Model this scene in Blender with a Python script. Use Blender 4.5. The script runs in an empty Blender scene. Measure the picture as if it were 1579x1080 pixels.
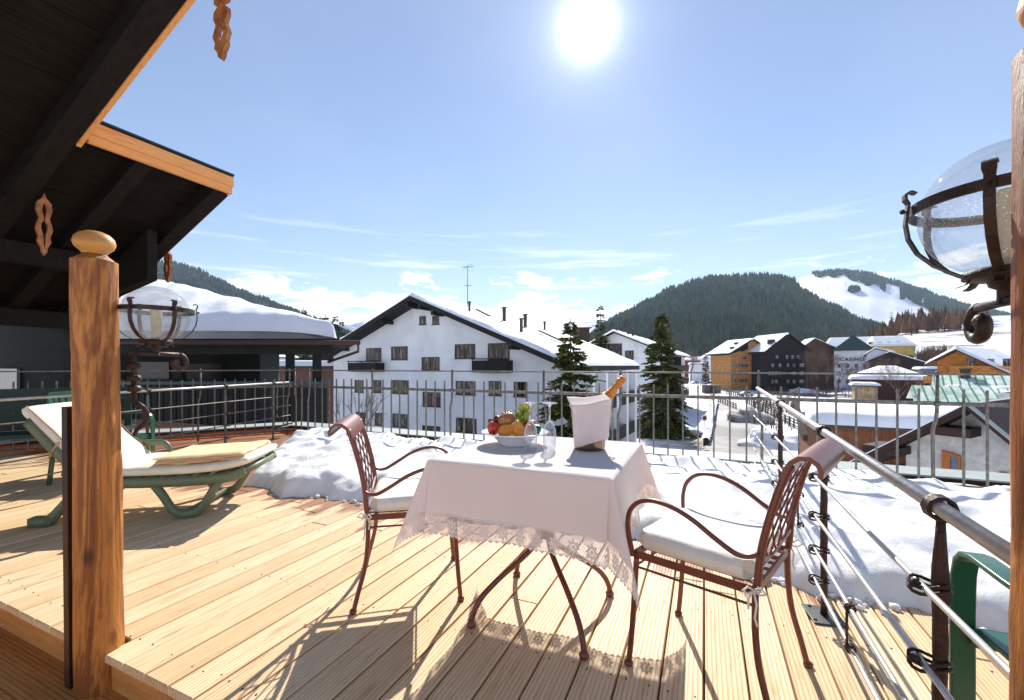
import bpy, math, random
from mathutils import Vector, Matrix, noise, Euler
R = math.radians
rnd = random.Random(7)
sc = bpy.context.scene

# ------------------------------------------------------------------ camera, sky, sun, exposure
F = 668.0; CX = 789.5; HY = 564.0; EYE = 1.147; YAW = R(23.93)
CA, SA = math.cos(YAW), math.sin(YAW)
cam = bpy.data.objects.new('camera', bpy.data.cameras.new('camera'))
sc.collection.objects.link(cam)
cam.location = (0, 0, EYE); cam.rotation_euler = (R(90), 0, YAW)
cam.data.sensor_width = 36; cam.data.lens = F / 1579 * 36
cam.data.shift_y = (HY - 540) / 1579
cam.data.clip_start = 0.05; cam.data.clip_end = 40000
sc.camera = cam
SUN_AZ = R(14.1); SUN_EL = R(37.6)          # azimuth: left of +Y
sd = Vector((-math.sin(SUN_AZ) * math.cos(SUN_EL), math.cos(SUN_AZ) * math.cos(SUN_EL), math.sin(SUN_EL)))
sun = bpy.data.objects.new('sun', bpy.data.lights.new('sun', 'SUN'))
sc.collection.objects.link(sun)
sun.data.energy = 4.6; sun.data.angle = R(0.5); sun.data.color = (1, .95, .86)
sun.rotation_euler = sd.to_track_quat('Z', 'Y').to_euler()
sc.view_settings.view_transform = 'Standard'; sc.view_settings.look = 'None'
sc.view_settings.exposure = 0.75; sc.view_settings.gamma = 1
sc.cycles.max_bounces = 8; sc.cycles.transparent_max_bounces = 24; sc.cycles.volume_bounces = 0

def ND(nt, t, **kw):
    n = nt.nodes.new(t)
    for k, v in kw.items():
        if k == 'op': n.operation = v
        elif hasattr(n, k) and k not in ('inputs',): setattr(n, k, v)
    return n
def math_(nt, op, a, b=None, c=None, clamp=False):
    n = nt.nodes.new('ShaderNodeMath'); n.operation = op; n.use_clamp = clamp
    for i, v in enumerate((a, b, c)):
        if v is None: continue
        if isinstance(v, (int, float)): n.inputs[i].default_value = v
        else: nt.links.new(v, n.inputs[i])
    return n.outputs[0]
def mixc(nt, fac, a, b, mode='MIX'):
    n = nt.nodes.new('ShaderNodeMix'); n.data_type = 'RGBA'; n.blend_type = mode
    for s, v in ((n.inputs[0], fac), (n.inputs[6], a), (n.inputs[7], b)):
        if isinstance(v, (int, float)): s.default_value = v
        elif isinstance(v, tuple): s.default_value = (*v[:3], 1)
        else: nt.links.new(v, s)
    return n.outputs[2]
def ramp(nt, v, stops):
    n = nt.nodes.new('ShaderNodeValToRGB'); cr = n.color_ramp
    while len(cr.elements) < len(stops): cr.elements.new(.5)
    for e, (p, c) in zip(cr.elements, stops):
        e.position = p; e.color = (*c, 1) if isinstance(c, tuple) else (c, c, c, 1)
    nt.links.new(v, n.inputs[0]); return n.outputs[0]
def noise_(nt, vec, scale, detail=4, rough=.55, dist=0, mapping=None):
    if mapping:
        m = nt.nodes.new('ShaderNodeMapping'); m.inputs['Scale'].default_value = mapping
        nt.links.new(vec, m.inputs[0]); vec = m.outputs[0]
    n = nt.nodes.new('ShaderNodeTexNoise'); n.inputs['Scale'].default_value = scale
    n.inputs['Detail'].default_value = detail; n.inputs['Roughness'].default_value = rough
    n.inputs['Distortion'].default_value = dist
    nt.links.new(vec, n.inputs['Vector']); return n.outputs[0]
def smooth(nt, v, a, b):
    n = nt.nodes.new('ShaderNodeMapRange'); n.interpolation_type = 'SMOOTHSTEP'
    n.inputs[1].default_value = a; n.inputs[2].default_value = b
    nt.links.new(v, n.inputs[0]); return n.outputs[0]

w = bpy.data.worlds.new('World'); sc.world = w; w.use_nodes = True
nt = w.node_tree; nt.nodes.clear()
wo = nt.nodes.new('ShaderNodeOutputWorld'); bg = nt.nodes.new('ShaderNodeBackground')
nt.links.new(bg.outputs[0], wo.inputs[0]); bg.inputs[1].default_value = 0.082
sky = nt.nodes.new('ShaderNodeTexSky'); sky.sky_type = 'NISHITA'; sky.sun_disc = False
sky.sun_elevation = SUN_EL; sky.sun_rotation = -SUN_AZ
sky.altitude = 1200; sky.air_density = 1.0; sky.dust_density = .1; sky.ozone_density = 1.8
tc = nt.nodes.new('ShaderNodeTexCoord'); g = tc.outputs['Generated']
nv = nt.nodes.new('ShaderNodeVectorMath'); nv.operation = 'NORMALIZE'; nt.links.new(g, nv.inputs[0]); dirv = nv.outputs[0]
sp = nt.nodes.new('ShaderNodeSeparateXYZ'); nt.links.new(dirv, sp.inputs[0]); dz = sp.outputs[2]
dt = nt.nodes.new('ShaderNodeVectorMath'); dt.operation = 'DOT_PRODUCT'
nt.links.new(dirv, dt.inputs[0]); dt.inputs[1].default_value = sd
ang = math_(nt, 'ARCCOSINE', math_(nt, 'MINIMUM', dt.outputs['Value'], 1.0))
# low cloud bank, puffs and thin streaks by direction
n1 = noise_(nt, dirv, 7, 6, .6, .3, (1, 1, 3.2)); n2 = noise_(nt, dirv, 3, 5, .55, .2, (1, 1, 16)); n3 = noise_(nt, dirv, 1.6, 3, .5, 0, (1, 1, 2))
lowm = math_(nt, 'SUBTRACT', 1.0, smooth(nt, dz, .05, .27))
puff = smooth(nt, math_(nt, 'ADD', n1, math_(nt, 'MULTIPLY', math_(nt, 'SUBTRACT', lowm, .42), .42)), .52, .60)
puff = math_(nt, 'MULTIPLY', puff, math_(nt, 'SUBTRACT', 1.0, smooth(nt, dz, .16, .26)))
strk = math_(nt, 'MULTIPLY', smooth(nt, n2, .52, .72), math_(nt, 'MULTIPLY', math_(nt, 'SUBTRACT', 1.0, smooth(nt, dz, .2, .34)), .55))
veil = math_(nt, 'MULTIPLY', smooth(nt, n3, .45, .7), .04)
cl = math_(nt, 'MAXIMUM', math_(nt, 'MAXIMUM', puff, strk), veil, clamp=True)
hz = math_(nt, 'POWER', math_(nt, 'SUBTRACT', 1.0, math_(nt, 'MAXIMUM', dz, 0.0)), 9.0)
base = mixc(nt, math_(nt, 'MULTIPLY', hz, .80), mixc(nt, .15, mixc(nt, 1.0, sky.outputs[0], (.95, 1.0, 1.08), 'MULTIPLY'), (7, 7.6, 9.2)), (6.9, 7.5, 8.4))
base = mixc(nt, cl, base, (11, 11.1, 11.4))
a2 = math_(nt, 'MULTIPLY', ang, ang)
core = math_(nt, 'MULTIPLY', math_(nt, 'POWER', 2.718, math_(nt, 'MULTIPLY', ang, -1 / .019)), 42)
halo = math_(nt, 'MULTIPLY', math_(nt, 'POWER', 2.718, math_(nt, 'MULTIPLY', ang, -1 / .065)), 3.2)
gl = math_(nt, 'ADD', core, halo)
gc = nt.nodes.new('ShaderNodeVectorMath'); gc.operation = 'SCALE'; gc.inputs[0].default_value = (1, 1, 1.02)
nt.links.new(gl, gc.inputs['Scale'])
fin = mixc(nt, 1.0, base, gc.outputs[0], 'ADD')
nt.links.new(fin, bg.inputs[0])

# ------------------------------------------------------------------ helpers
def pos(px, d, z=0.0):
    r = (px - CX) / F
    return Vector(((r * CA - SA) * d, (r * SA + CA) * d, z))
def zat(py, d): return EYE - (py - HY) * d / F
def gnd(px, py, z=0.0):
    return pos(px, (EYE - z) * F / (py - HY), z)
def lin(c): return tuple(((x / 12.92) if x <= .04045 else ((x + .055) / 1.055) ** 2.4) for x in c)

class MB:
    def __init__(s): s.v = []; s.f = []; s.m = []
    def add(s, vs, fs, mi=0):
        o = len(s.v); s.v += [tuple(v) for v in vs]; s.f += [tuple(i + o for i in f) for f in fs]; s.m += [mi] * len(fs); return s
    def box(s, c, d, rz=0, M=None, mi=0):
        x, y, z = d[0] / 2, d[1] / 2, d[2] / 2
        vs = [Vector((i * x, j * y, k * z)) for k in (-1, 1) for j in (-1, 1) for i in (-1, 1)]
        if M is not None: vs = [M @ v for v in vs]
        elif rz:
            m = Matrix.Rotation(rz, 3, 'Z'); vs = [m @ v for v in vs]
        vs = [v + Vector(c) for v in vs]
        return s.add(vs, [(0, 2, 3, 1), (4, 5, 7, 6), (0, 1, 5, 4), (2, 6, 7, 3), (0, 4, 6, 2), (1, 3, 7, 5)], mi)
    def span(s, a, b, mi=0):
        a = Vector(a); b = Vector(b); return s.box((a + b) / 2, [abs(q) for q in (b - a)], mi=mi)
    def beam(s, a, b, w_, h_, up=(0, 0, 1), mi=0):
        a = Vector(a); b = Vector(b); t = (b - a).normalized(); u = Vector(up)
        x = t.cross(u).normalized(); y = x.cross(t).normalized()
        vs = [p + x * (i * w_ / 2) + y * (j * h_ / 2) for p in (a, b) for (i, j) in ((-1, -1), (1, -1), (1, 1), (-1, 1))]
        return s.add(vs, [(0, 1, 2, 3), (7, 6, 5, 4), (0, 4, 5, 1), (1, 5, 6, 2), (2, 6, 7, 3), (3, 7, 4, 0)], mi)
    def tube(s, pts, r, n=8, flat=None, close=False, up=None, mi=0):
        pts = [Vector(p) for p in pts]; L = len(pts)
        rr = r if isinstance(r, (list, tuple)) else [r] * L
        prev = None; rings = []
        for i, p in enumerate(pts):
            if close: t = pts[(i + 1) % L] - pts[i - 1]
            else: t = pts[min(i + 1, L - 1)] - pts[max(i - 1, 0)]
            if t.length < 1e-9: t = Vector((0, 0, 1))
            t.normalize()
            if prev is None:
                u = Vector(up) if up else (Vector((0, 0, 1)) if abs(t.z) < .9 else Vector((1, 0, 0)))
                x = t.cross(u).normalized()
            else:
                x = (prev - t * prev.dot(t)).normalized()
            prev = x; y = t.cross(x)
            q = []
            for k in range(n):
                a = 2 * math.pi * k / n
                q.append(p + x * (math.cos(a) * rr[i]) + y * (math.sin(a) * rr[i] * (flat or 1)))
            rings.append(q)
        vs = [v for q in rings for v in q]; fs = []
        for i in range(L if close else L - 1):
            j = (i + 1) % L
            for k in range(n):
                fs.append((i * n + k, i * n + (k + 1) % n, j * n + (k + 1) % n, j * n + k))
        if not close:
            fs.append(tuple(range(n))[::-1]); fs.append(tuple((L - 1) * n + k for k in range(n)))
        return s.add(vs, fs, mi)
    def lathe(s, prof, n=24, c=(0, 0, 0), M=None, mi=0):
        c = Vector(c); vs = []; fs = []
        for (r, z) in prof:
            for k in range(n):
                a = 2 * math.pi * k / n; v = Vector((r * math.cos(a), r * math.sin(a), z))
                if M is not None: v = M @ v
                vs.append(v + c)
        for i in range(len(prof) - 1):
            for k in range(n):
                fs.append((i * n + k, i * n + (k + 1) % n, (i + 1) * n + (k + 1) % n, (i + 1) * n + k))
        if prof[0][0] > 1e-4: fs.append(tuple(range(n))[::-1])
        if prof[-1][0] > 1e-4: fs.append(tuple((len(prof) - 1) * n + k for k in range(n)))
        return s.add(vs, fs, mi)
    def prism(s, poly, ext, mi=0):
        n = len(poly); e = Vector(ext); a = [Vector(p) for p in poly]
        return s.add(a + [p + e for p in a], [tuple(range(n))[::-1], tuple(range(n, 2 * n))] + [(i, (i + 1) % n, n + (i + 1) % n, n + i) for i in range(n)], mi)
    def blob(s, c, r, sc3=(1, 1, 1), n=10, jit=0, seed=0, M=None, mi=0):
        vs = []; fs = []; h = n // 2 + 1
        for i in range(h + 1):
            th = math.pi * i / h
            for k in range(n):
                a = 2 * math.pi * k / n
                v = Vector((math.sin(th) * math.cos(a), math.sin(th) * math.sin(a), math.cos(th)))
                if jit: v *= 1 + jit * noise.noise(v * 1.7 + Vector((seed, seed * 2, 0)))
                v = Vector((v.x * sc3[0], v.y * sc3[1], v.z * sc3[2])) * r
                if M is not None: v = M @ v
                vs.append(v + Vector(c))
        for i in range(h):
            for k in range(n): fs.append((i * n + k, (i + 1) * n + k, (i + 1) * n + (k + 1) % n, i * n + (k + 1) % n))
        return s.add(vs, fs, mi)
    def grid(s, fn, nu, nv_, mi=0):
        vs = [fn(i / (nu - 1), j / (nv_ - 1)) for j in range(nv_) for i in range(nu)]
        fs = [(j * nu + i, j * nu + i + 1, (j + 1) * nu + i + 1, (j + 1) * nu + i) for j in range(nv_ - 1) for i in range(nu - 1)]
        return s.add(vs, fs, mi)
def spline(pts, k=4):
    """Catmull-Rom smoothing of a polyline"""
    P = [Vector(q) for q in pts]; out = []
    for i in range(len(P) - 1):
        p0 = P[max(0, i - 1)]; p1 = P[i]; p2 = P[i + 1]; p3 = P[min(len(P) - 1, i + 2)]
        for j in range(k):
            t = j / k; out.append(.5 * ((2 * p1) + (p2 - p0) * t + (2 * p0 - 5 * p1 + 4 * p2 - p3) * t * t + (3 * p1 - p0 - 3 * p2 + p3) * t ** 3))
    return out + [P[-1]]
def link(o, parent=None):
    sc.collection.objects.link(o)
    if parent is not None: o.parent = parent
    return o
def obj(name, mb, mat, parent=None, smooth_=False, bevel=0, sub=0):
    me = bpy.data.meshes.new(name); me.from_pydata(mb.v, [], mb.f)
    mats = mat if isinstance(mat, (list, tuple)) else [mat]
    for m_ in mats: me.materials.append(m_)
    if len(mats) > 1: me.polygons.foreach_set('material_index', mb.m)
    if smooth_: me.polygons.foreach_set('use_smooth', [True] * len(me.polygons))
    me.validate(); me.update()
    o = link(bpy.data.objects.new(name, me), parent)
    if bevel:
        b = o.modifiers.new('bevel', 'BEVEL'); b.width = bevel; b.segments = 2; b.limit_method = 'ANGLE'
    if sub:
        b = o.modifiers.new('sub', 'SUBSURF'); b.levels = sub; b.render_levels = sub
    if smooth_ == 'auto':
        me.set_sharp_from_angle(angle=R(40))
    return o
def tag(o, label, cat, group=None, kind=None):
    o['label'] = label
    if cat: o['category'] = cat
    if group: o['group'] = group
    if kind: o['kind'] = kind
    return o
def thing(name, label, cat, loc=(0, 0, 0), rz=0, group=None):
    o = link(bpy.data.objects.new(name, None)); o.location = loc; o.rotation_euler = (0, 0, rz); o.empty_display_size = .1
    return tag(o, label, cat, group)
def struct(name, mb, mat, label, cat, smooth_=False, kind='structure'):
    return tag(obj(name, mb, mat, None, smooth_), label, cat, None, kind)
def dup(root, loc=None, rz=None, label=None, scale=None, dx=None):
    def cp(o, par):
        c = o.copy(); link(c, par)
        for ch in list(o.children):
            cp(ch, c)
        return c
    r = cp(root, None)
    if loc is not None: r.location = loc
    if rz is not None: r.rotation_euler = (0, 0, rz)
    if scale: r.scale = (scale,) * 3 if isinstance(scale, (int, float)) else scale
    if label: r['label'] = label
    return r

# ------------------------------------------------------------------ materials
MATS = {}
def mat(name, col, rough=.6, metal=0, var=.12, scale=6, bump=0, bscale=40, mapping=None, spec=.5, col2=None, trans=0, detail=5, sss=0, coord='Object'):
    if name in MATS: return MATS[name]
    m = bpy.data.materials.new(name); m.use_nodes = True; nt = m.node_tree; b = nt.nodes['Principled BSDF']
    tc = nt.nodes.new('ShaderNodeTexCoord'); v = tc.outputs[coord]
    c = lin(col); c2 = lin(col2) if col2 else tuple(x * (1 - var) ** 2 for x in c)
    nz = noise_(nt, v, scale, detail, .6, .2, mapping)
    cc = mixc(nt, smooth(nt, nz, .35, .65), c, c2)
    nt.links.new(cc, b.inputs['Base Color'])
    b.inputs['Roughness'].default_value = rough; b.inputs['Metallic'].default_value = metal
    b.inputs['Specular IOR Level'].default_value = spec
    if sss:
        b.inputs['Subsurface Weight'].default_value = sss; b.inputs['Subsurface Scale'].default_value = .02
    if bump:
        bn = nt.nodes.new('ShaderNodeBump'); bn.inputs['Strength'].default_value = min(1, bump); bn.inputs['Distance'].default_value = .02 * max(1, bump)
        nt.links.new(noise_(nt, v, bscale, 4, .6, 0, mapping), bn.inputs['Height']); nt.links.new(bn.outputs[0], b.inputs['Normal'])
    if trans:
        t = nt.nodes.new('ShaderNodeBsdfTranslucent'); nt.links.new(cc, t.inputs[0])
        mx = nt.nodes.new('ShaderNodeMixShader'); mx.inputs[0].default_value = trans
        nt.links.new(b.outputs[0], mx.inputs[1]); nt.links.new(t.outputs[0], mx.inputs[2])
        nt.links.new(mx.outputs[0], nt.nodes['Material Output'].inputs[0])
    MATS[name] = m; return m

def wood_mat(name, ca, cb, cc, axis='Y', board=.146, rib=0, knots=True, rough=.6, wet=False):
    """boards of pine: per-board tone, long grain, knots, optional ribs"""
    m = bpy.data.materials.new(name); m.use_nodes = True; nt = m.node_tree; b = nt.nodes['Principled BSDF']
    tc = nt.nodes.new('ShaderNodeTexCoord'); v = tc.outputs['Object']
    s = nt.nodes.new('ShaderNodeSeparateXYZ'); nt.links.new(v, s.inputs[0])
    across = s.outputs[0] if axis == 'Y' else s.outputs[1]
    idx = math_(nt, 'FLOOR', math_(nt, 'DIVIDE', across, board))
    wn = nt.nodes.new('ShaderNodeTexWhiteNoise'); wn.noise_dimensions = '1D'; nt.links.new(idx, wn.inputs['W'])
    cmb = nt.nodes.new('ShaderNodeCombineXYZ')
    off = math_(nt, 'MULTIPLY', wn.outputs[0], 37.0)
    mp = {'Y': (9, .7, 9), 'X': (.7, 9, 9), 'Z': (9, 9, .7)}[axis]
    ad = nt.nodes.new('ShaderNodeVectorMath'); ad.operation = 'ADD'; nt.links.new(v, ad.inputs[0])
    nt.links.new(off, cmb.inputs[2]); nt.links.new(off, cmb.inputs[0 if axis != 'X' else 1]); nt.links.new(cmb.outputs[0], ad.inputs[1])
    vv = ad.outputs[0]
    g1 = noise_(nt, vv, 5, 6, .65, .6, mp)
    mp2 = {'Y': (30, 1.6, 30), 'X': (1.6, 30, 30), 'Z': (30, 30, 1.6)}[axis]
    g2 = noise_(nt, vv, 4, 3, .6, .3, mp2)
    c = mixc(nt, wn.outputs[0], lin(ca), lin(cb))
    c = mixc(nt, math_(nt, 'MULTIPLY', smooth(nt, g1, .46, .74), .75), c, lin(cc))
    c = mixc(nt, math_(nt, 'MULTIPLY', smooth(nt, g2, .45, .8), .26), c, lin(cc))
    if knots:
        vo = nt.nodes.new('ShaderNodeTexVoronoi'); mpn = nt.nodes.new('ShaderNodeMapping')
        mpn.inputs['Scale'].default_value = {'Y': (6.2, 1.3, 1), 'X': (1.3, 6.2, 1), 'Z': (6, 6, 1.5)}[axis]
        nt.links.new(vv, mpn.inputs[0]); nt.links.new(mpn.outputs[0], vo.inputs['Vector']); vo.inputs['Scale'].default_value = 1.0
        k = math_(nt, 'SUBTRACT', 1.0, smooth(nt, math_(nt, 'ADD', vo.outputs['Distance'], math_(nt, 'MULTIPLY', g2, .06)), .05, .16))
        c = mixc(nt, math_(nt, 'MULTIPLY', k, .5), c, tuple(x * .35 for x in lin(cc)))
    if wet:
        sy = nt.nodes.new('ShaderNodeSeparateXYZ'); nt.links.new(v, sy.inputs[0])
        wy = math_(nt, 'ADD', sy.outputs[1], math_(nt, 'MULTIPLY', math_(nt, 'SUBTRACT', noise_(nt, v, 3.1, 5, .65, 0, (2.4, .45, 1)), .5), 1.7))
        wm = math_(nt, 'MULTIPLY', smooth(nt, wy, 2.50, 2.66), .85)
        c = mixc(nt, wm, c, lin((.60, .36, .20)))
        nt.links.new(math_(nt, 'SUBTRACT', rough, math_(nt, 'MULTIPLY', wm, .3)), b.inputs['Roughness'])
    else: b.inputs['Roughness'].default_value = rough
    nt.links.new(c, b.inputs['Base Color']); b.inputs['Specular IOR Level'].default_value = .35
    h = g2
    if rib:
        gv = smooth(nt, math_(nt, 'SINE', math_(nt, 'MULTIPLY', across, 2 * math.pi / rib)), -.95, -.35)  # groove shade between the ribs, painted into the board colour below
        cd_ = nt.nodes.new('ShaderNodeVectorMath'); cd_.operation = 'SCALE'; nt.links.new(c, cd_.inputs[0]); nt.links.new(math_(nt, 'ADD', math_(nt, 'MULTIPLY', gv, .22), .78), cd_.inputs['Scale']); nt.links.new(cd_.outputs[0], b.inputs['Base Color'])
        wv = math_(nt, 'SINE', math_(nt, 'MULTIPLY', across, 2 * math.pi / rib))
        h = math_(nt, 'ADD', math_(nt, 'MULTIPLY', smooth(nt, wv, -.95, -.3), 1.6), math_(nt, 'MULTIPLY', g2, .5))
    bn = nt.nodes.new('ShaderNodeBump'); bn.inputs['Strength'].default_value = .5; bn.inputs['Distance'].default_value = .004 if rib else .006
    nt.links.new(h, bn.inputs['Height']); nt.links.new(bn.outputs[0], b.inputs['Normal'])
    MATS[name] = m; return m

M_deck = wood_mat('deck_wood', (.93, .82, .66), (.87, .73, .55), (.76, .59, .41), 'Y', .146, .0162, wet=True)
M_ldeck = wood_mat('lower_deck_wood', (.84, .60, .33), (.78, .52, .27), (.64, .40, .18), 'X', .146, .0162)
M_riser = wood_mat('riser_wood', (.86, .61, .33), (.80, .55, .29), (.68, .43, .2), 'X', .3)
M_fascia = wood_mat('fascia_wood', (.86, .62, .36), (.82, .58, .33), (.70, .45, .22), 'X', 5)
M_fasciay = wood_mat('fascia_wood_long', (.88, .62, .38), (.85, .6, .36), (.72, .46, .24), 'Y', 5)
M_darkwood = mat('dark_stained_wood', (.105, .085, .07), .75, var=.3, scale=3, bump=.3, bscale=12, mapping=(1, 8, 8), spec=.2)
M_darkwood2 = mat('dark_soffit', (.11, .09, .075), .8, var=.3, scale=4, bump=.2, mapping=(8, 1, 8), spec=.15)
M_ornament = mat('carved_pine', (.66, .42, .22), .55, var=.25, scale=10, col2=(.50, .28, .13))
M_iron = mat('dark_wrought_iron', (.20, .165, .15), .5, .55, scale=30, col2=(.27, .21, .18), bump=.25, bscale=60)
M_rust = mat('brown_forged_iron', (.27, .17, .145), .5, .35, scale=25, col2=(.22, .15, .13), bump=.4, bscale=45)
M_galv = mat('grey_galvanised_steel', (.47, .46, .44), .5, .4, scale=20, col2=(.36, .34, .32), bump=.1)
M_pipe = mat('bright_steel_pipe', (.76, .755, .74), .40, .45, scale=9, col2=(.68, .675, .66), bump=.08)
M_chair = mat('red_brown_enamel', (.47, .25, .19), .36, .15, scale=18, col2=(.43, .22, .17), spec=.6)
M_cush = mat('cream_cushion', (.93, .92, .87), .9, scale=8, col2=(.90, .88, .83), bump=.12, bscale=60)
M_cushl = mat('lounger_cushion', (.93, .91, .84), .9, scale=5, col2=(.90, .86, .77), bump=.12, bscale=30)
M_piping = mat('cushion_piping', (.72, .47, .36), .9)
M_towel = mat('beige_towel', (.97, .86, .68), 1, scale=12, col2=(.93, .80, .60), bump=.3, bscale=160)
M_gplastic = mat('sage_green_plastic', (.42, .45, .35), .45, scale=3, col2=(.38, .43, .31))
M_dgreen = mat('dark_green_plastic', (.17, .36, .26), .26, scale=3, col2=(.15, .33, .24))
M_teal = mat('teal_painted_wood', (.05, .20, .17), .6, scale=6, mapping=(8, 1, 8))
M_red = mat('red_painted_wood', (.45, .08, .05), .6)
M_orange = mat('orange_larch_cladding', (.92, .50, .24), .6, scale=2.5, col2=(.82, .38, .15), mapping=(7, 1, 1), bump=.3)
M_ledge = mat('pale_zinc_coping', (.66, .68, .67), .6, scale=2, col2=(.6, .63, .62), spec=.4)
M_ledged = mat('dark_coping_edge', (.16, .13, .11), .7)
M_white = mat('white_render', (.935, .94, .95), .9, scale=.35, col2=(.87, .875, .89), bump=.15, bscale=4, spec=.2)
M_stucco = mat('rough_white_stucco', (.84, .83, .82), .95, scale=3, col2=(.74, .73, .73), bump=.6, bscale=14, spec=.1)
M_brown = mat('dark_brown_timber', (.24, .13, .10), .75, scale=1.5, col2=(.17, .09, .07), mapping=(1, 6, 6))
M_black = mat('black_stained_timber', (.105, .095, .10), .8, scale=1, col2=(.07, .065, .07), mapping=(4, 4, 1))
M_winfr = mat('brown_window_frame', (.27, .17, .13), .6)
M_cer = mat('white_porcelain', (.93, .93, .94), .15, scale=2, col2=(.92, .92, .93), spec=.6)
M_asph = mat('wet_road', (.42, .40, .38), .5, scale=.08, col2=(.66, .65, .66), detail=9, spec=.3)
M_rock = mat('dirty_snow_heap', (.50, .48, .46), .9, scale=.5, col2=(.72, .72, .73), bump=1, bscale=2)
M_deckshade = mat('deck_shade_dark', (.3, .28, .26), .9)  # flat dark tone standing in for shade below and behind the boards
M_metalroof = mat('green_sheet_roof', (.62, .74, .64), .5, scale=.9, col2=(.86, .90, .88))
M_tealroof = mat('dark_teal_roof', (.06, .22, .22), .7, scale=.5)
M_tile = mat('grey_tile_roof', (.30, .26, .24), .8, scale=1)
M_yellow = mat('yellow_render', (.80, .68, .36), .9, scale=.3)
M_ochre = mat('ochre_timber_facade', (.80, .57, .31), .85, scale=1.1, col2=(.62, .42, .23), mapping=(1, 1, 1.5), detail=6)
M_larchw = mat('golden_larch_chalet', (.82, .55, .25), .8, scale=.8, col2=(.66, .40, .16), mapping=(1, 6, 6))
M_bark = mat('bark', (.24, .18, .14), .95, scale=3)
M_birch = mat('pale_twigs', (.50, .41, .37), .95, scale=2, col2=(.40, .30, .26))

def glass_mat(name, tint=(1, 1, 1), seed=0, base=.04, rough=.02, edge=0):
    m = bpy.data.materials.new(name); m.use_nodes = True; nt = m.node_tree; nt.nodes.clear()
    o = nt.nodes.new('ShaderNodeOutputMaterial'); t = nt.nodes.new('ShaderNodeBsdfTransparent'); t.inputs[0].default_value = (*tint, 1)
    gsh = nt.nodes.new('ShaderNodeBsdfGlossy'); gsh.inputs['Roughness'].default_value = rough
    lw = nt.nodes.new('ShaderNodeLayerWeight'); lw.inputs[0].default_value = .25
    fac = math_(nt, 'ADD', math_(nt, 'MULTIPLY', lw.outputs['Facing'], .42), base, clamp=True)
    fac = math_(nt, 'POWER', fac, 1.5)
    mx = nt.nodes.new('ShaderNodeMixShader'); nt.links.new(fac, mx.inputs[0]); nt.links.new(t.outputs[0], mx.inputs[1]); nt.links.new(gsh.outputs[0], mx.inputs[2])
    out = mx.outputs[0]
    if edge:
        de = nt.nodes.new('ShaderNodeBsdfTranslucent'); de.inputs[0].default_value = (.95, .96, 1, 1); me_ = nt.nodes.new('ShaderNodeMixShader')  # bright outline of the glass mixed in as white at glancing edges
        nt.links.new(math_(nt, 'MULTIPLY', math_(nt, 'POWER', lw.outputs['Facing'], 1.6), edge, clamp=True), me_.inputs[0]); nt.links.new(out, me_.inputs[1]); nt.links.new(de.outputs[0], me_.inputs[2]); out = me_.outputs[0]
    if seed:
        tc = nt.nodes.new('ShaderNodeTexCoord')
        vo = nt.nodes.new('ShaderNodeTexVoronoi'); vo.inputs['Scale'].default_value = seed; nt.links.new(tc.outputs['Object'], vo.inputs['Vector'])
        spk = math_(nt, 'SUBTRACT', 1.0, smooth(nt, vo.outputs['Distance'], .08, .34))
        nz = noise_(nt, tc.outputs['Object'], 9, 3)
        spk = math_(nt, 'MULTIPLY', spk, smooth(nt, nz, .38, .6))
        df = nt.nodes.new('ShaderNodeBsdfTranslucent'); df.inputs[0].default_value = (.95, .95, .98, 1)
        d2 = nt.nodes.new('ShaderNodeBsdfDiffuse'); d2.inputs[0].default_value = (.8, .8, .82, 1)
        ad = nt.nodes.new('ShaderNodeMixShader'); nt.links.new(df.outputs[0], ad.inputs[1]); nt.links.new(d2.outputs[0], ad.inputs[2])
        m2 = nt.nodes.new('ShaderNodeMixShader'); nt.links.new(math_(nt, 'ADD', math_(nt, 'MULTIPLY', spk, .55), .09), m2.inputs[0])
        nt.links.new(out, m2.inputs[1]); nt.links.new(ad.outputs[0], m2.inputs[2]); out = m2.outputs[0]
        bn = nt.nodes.new('ShaderNodeBump'); bn.inputs['Strength'].default_value = .25; bn.inputs['Distance'].default_value = .01
        nt.links.new(nz, bn.inputs['Height']); nt.links.new(bn.outputs[0], gsh.inputs['Normal'])
    nt.links.new(out, o.inputs[0]); return m
M_globe = glass_mat('seeded_globe_glass', (.84, .86, .87), 150, .07)
M_glass = glass_mat('clear_glass', (.94, .95, .97), 0, .16, edge=.55)
def pane_mat(name, dark, light):
    m = bpy.data.materials.new(name); m.use_nodes = True; nt = m.node_tree; b = nt.nodes['Principled BSDF']
    tc = nt.nodes.new('ShaderNodeTexCoord')
    nz = noise_(nt, tc.outputs['Object'], 1.3, 5, .6, .6, (3.5, 1, .5))
    nt.links.new(mixc(nt, smooth(nt, nz, .50, .60), lin(dark), lin(light)), b.inputs['Base Color'])
    b.inputs['Roughness'].default_value = .1; b.inputs['Specular IOR Level'].default_value = .35
    return m
M_pane = pane_mat('window_glass_with_curtain', (.12, .10, .09), (.50, .46, .44))
M_paneb = pane_mat('window_glass_far', (.20, .20, .24), (.70, .68, .70))

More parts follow.
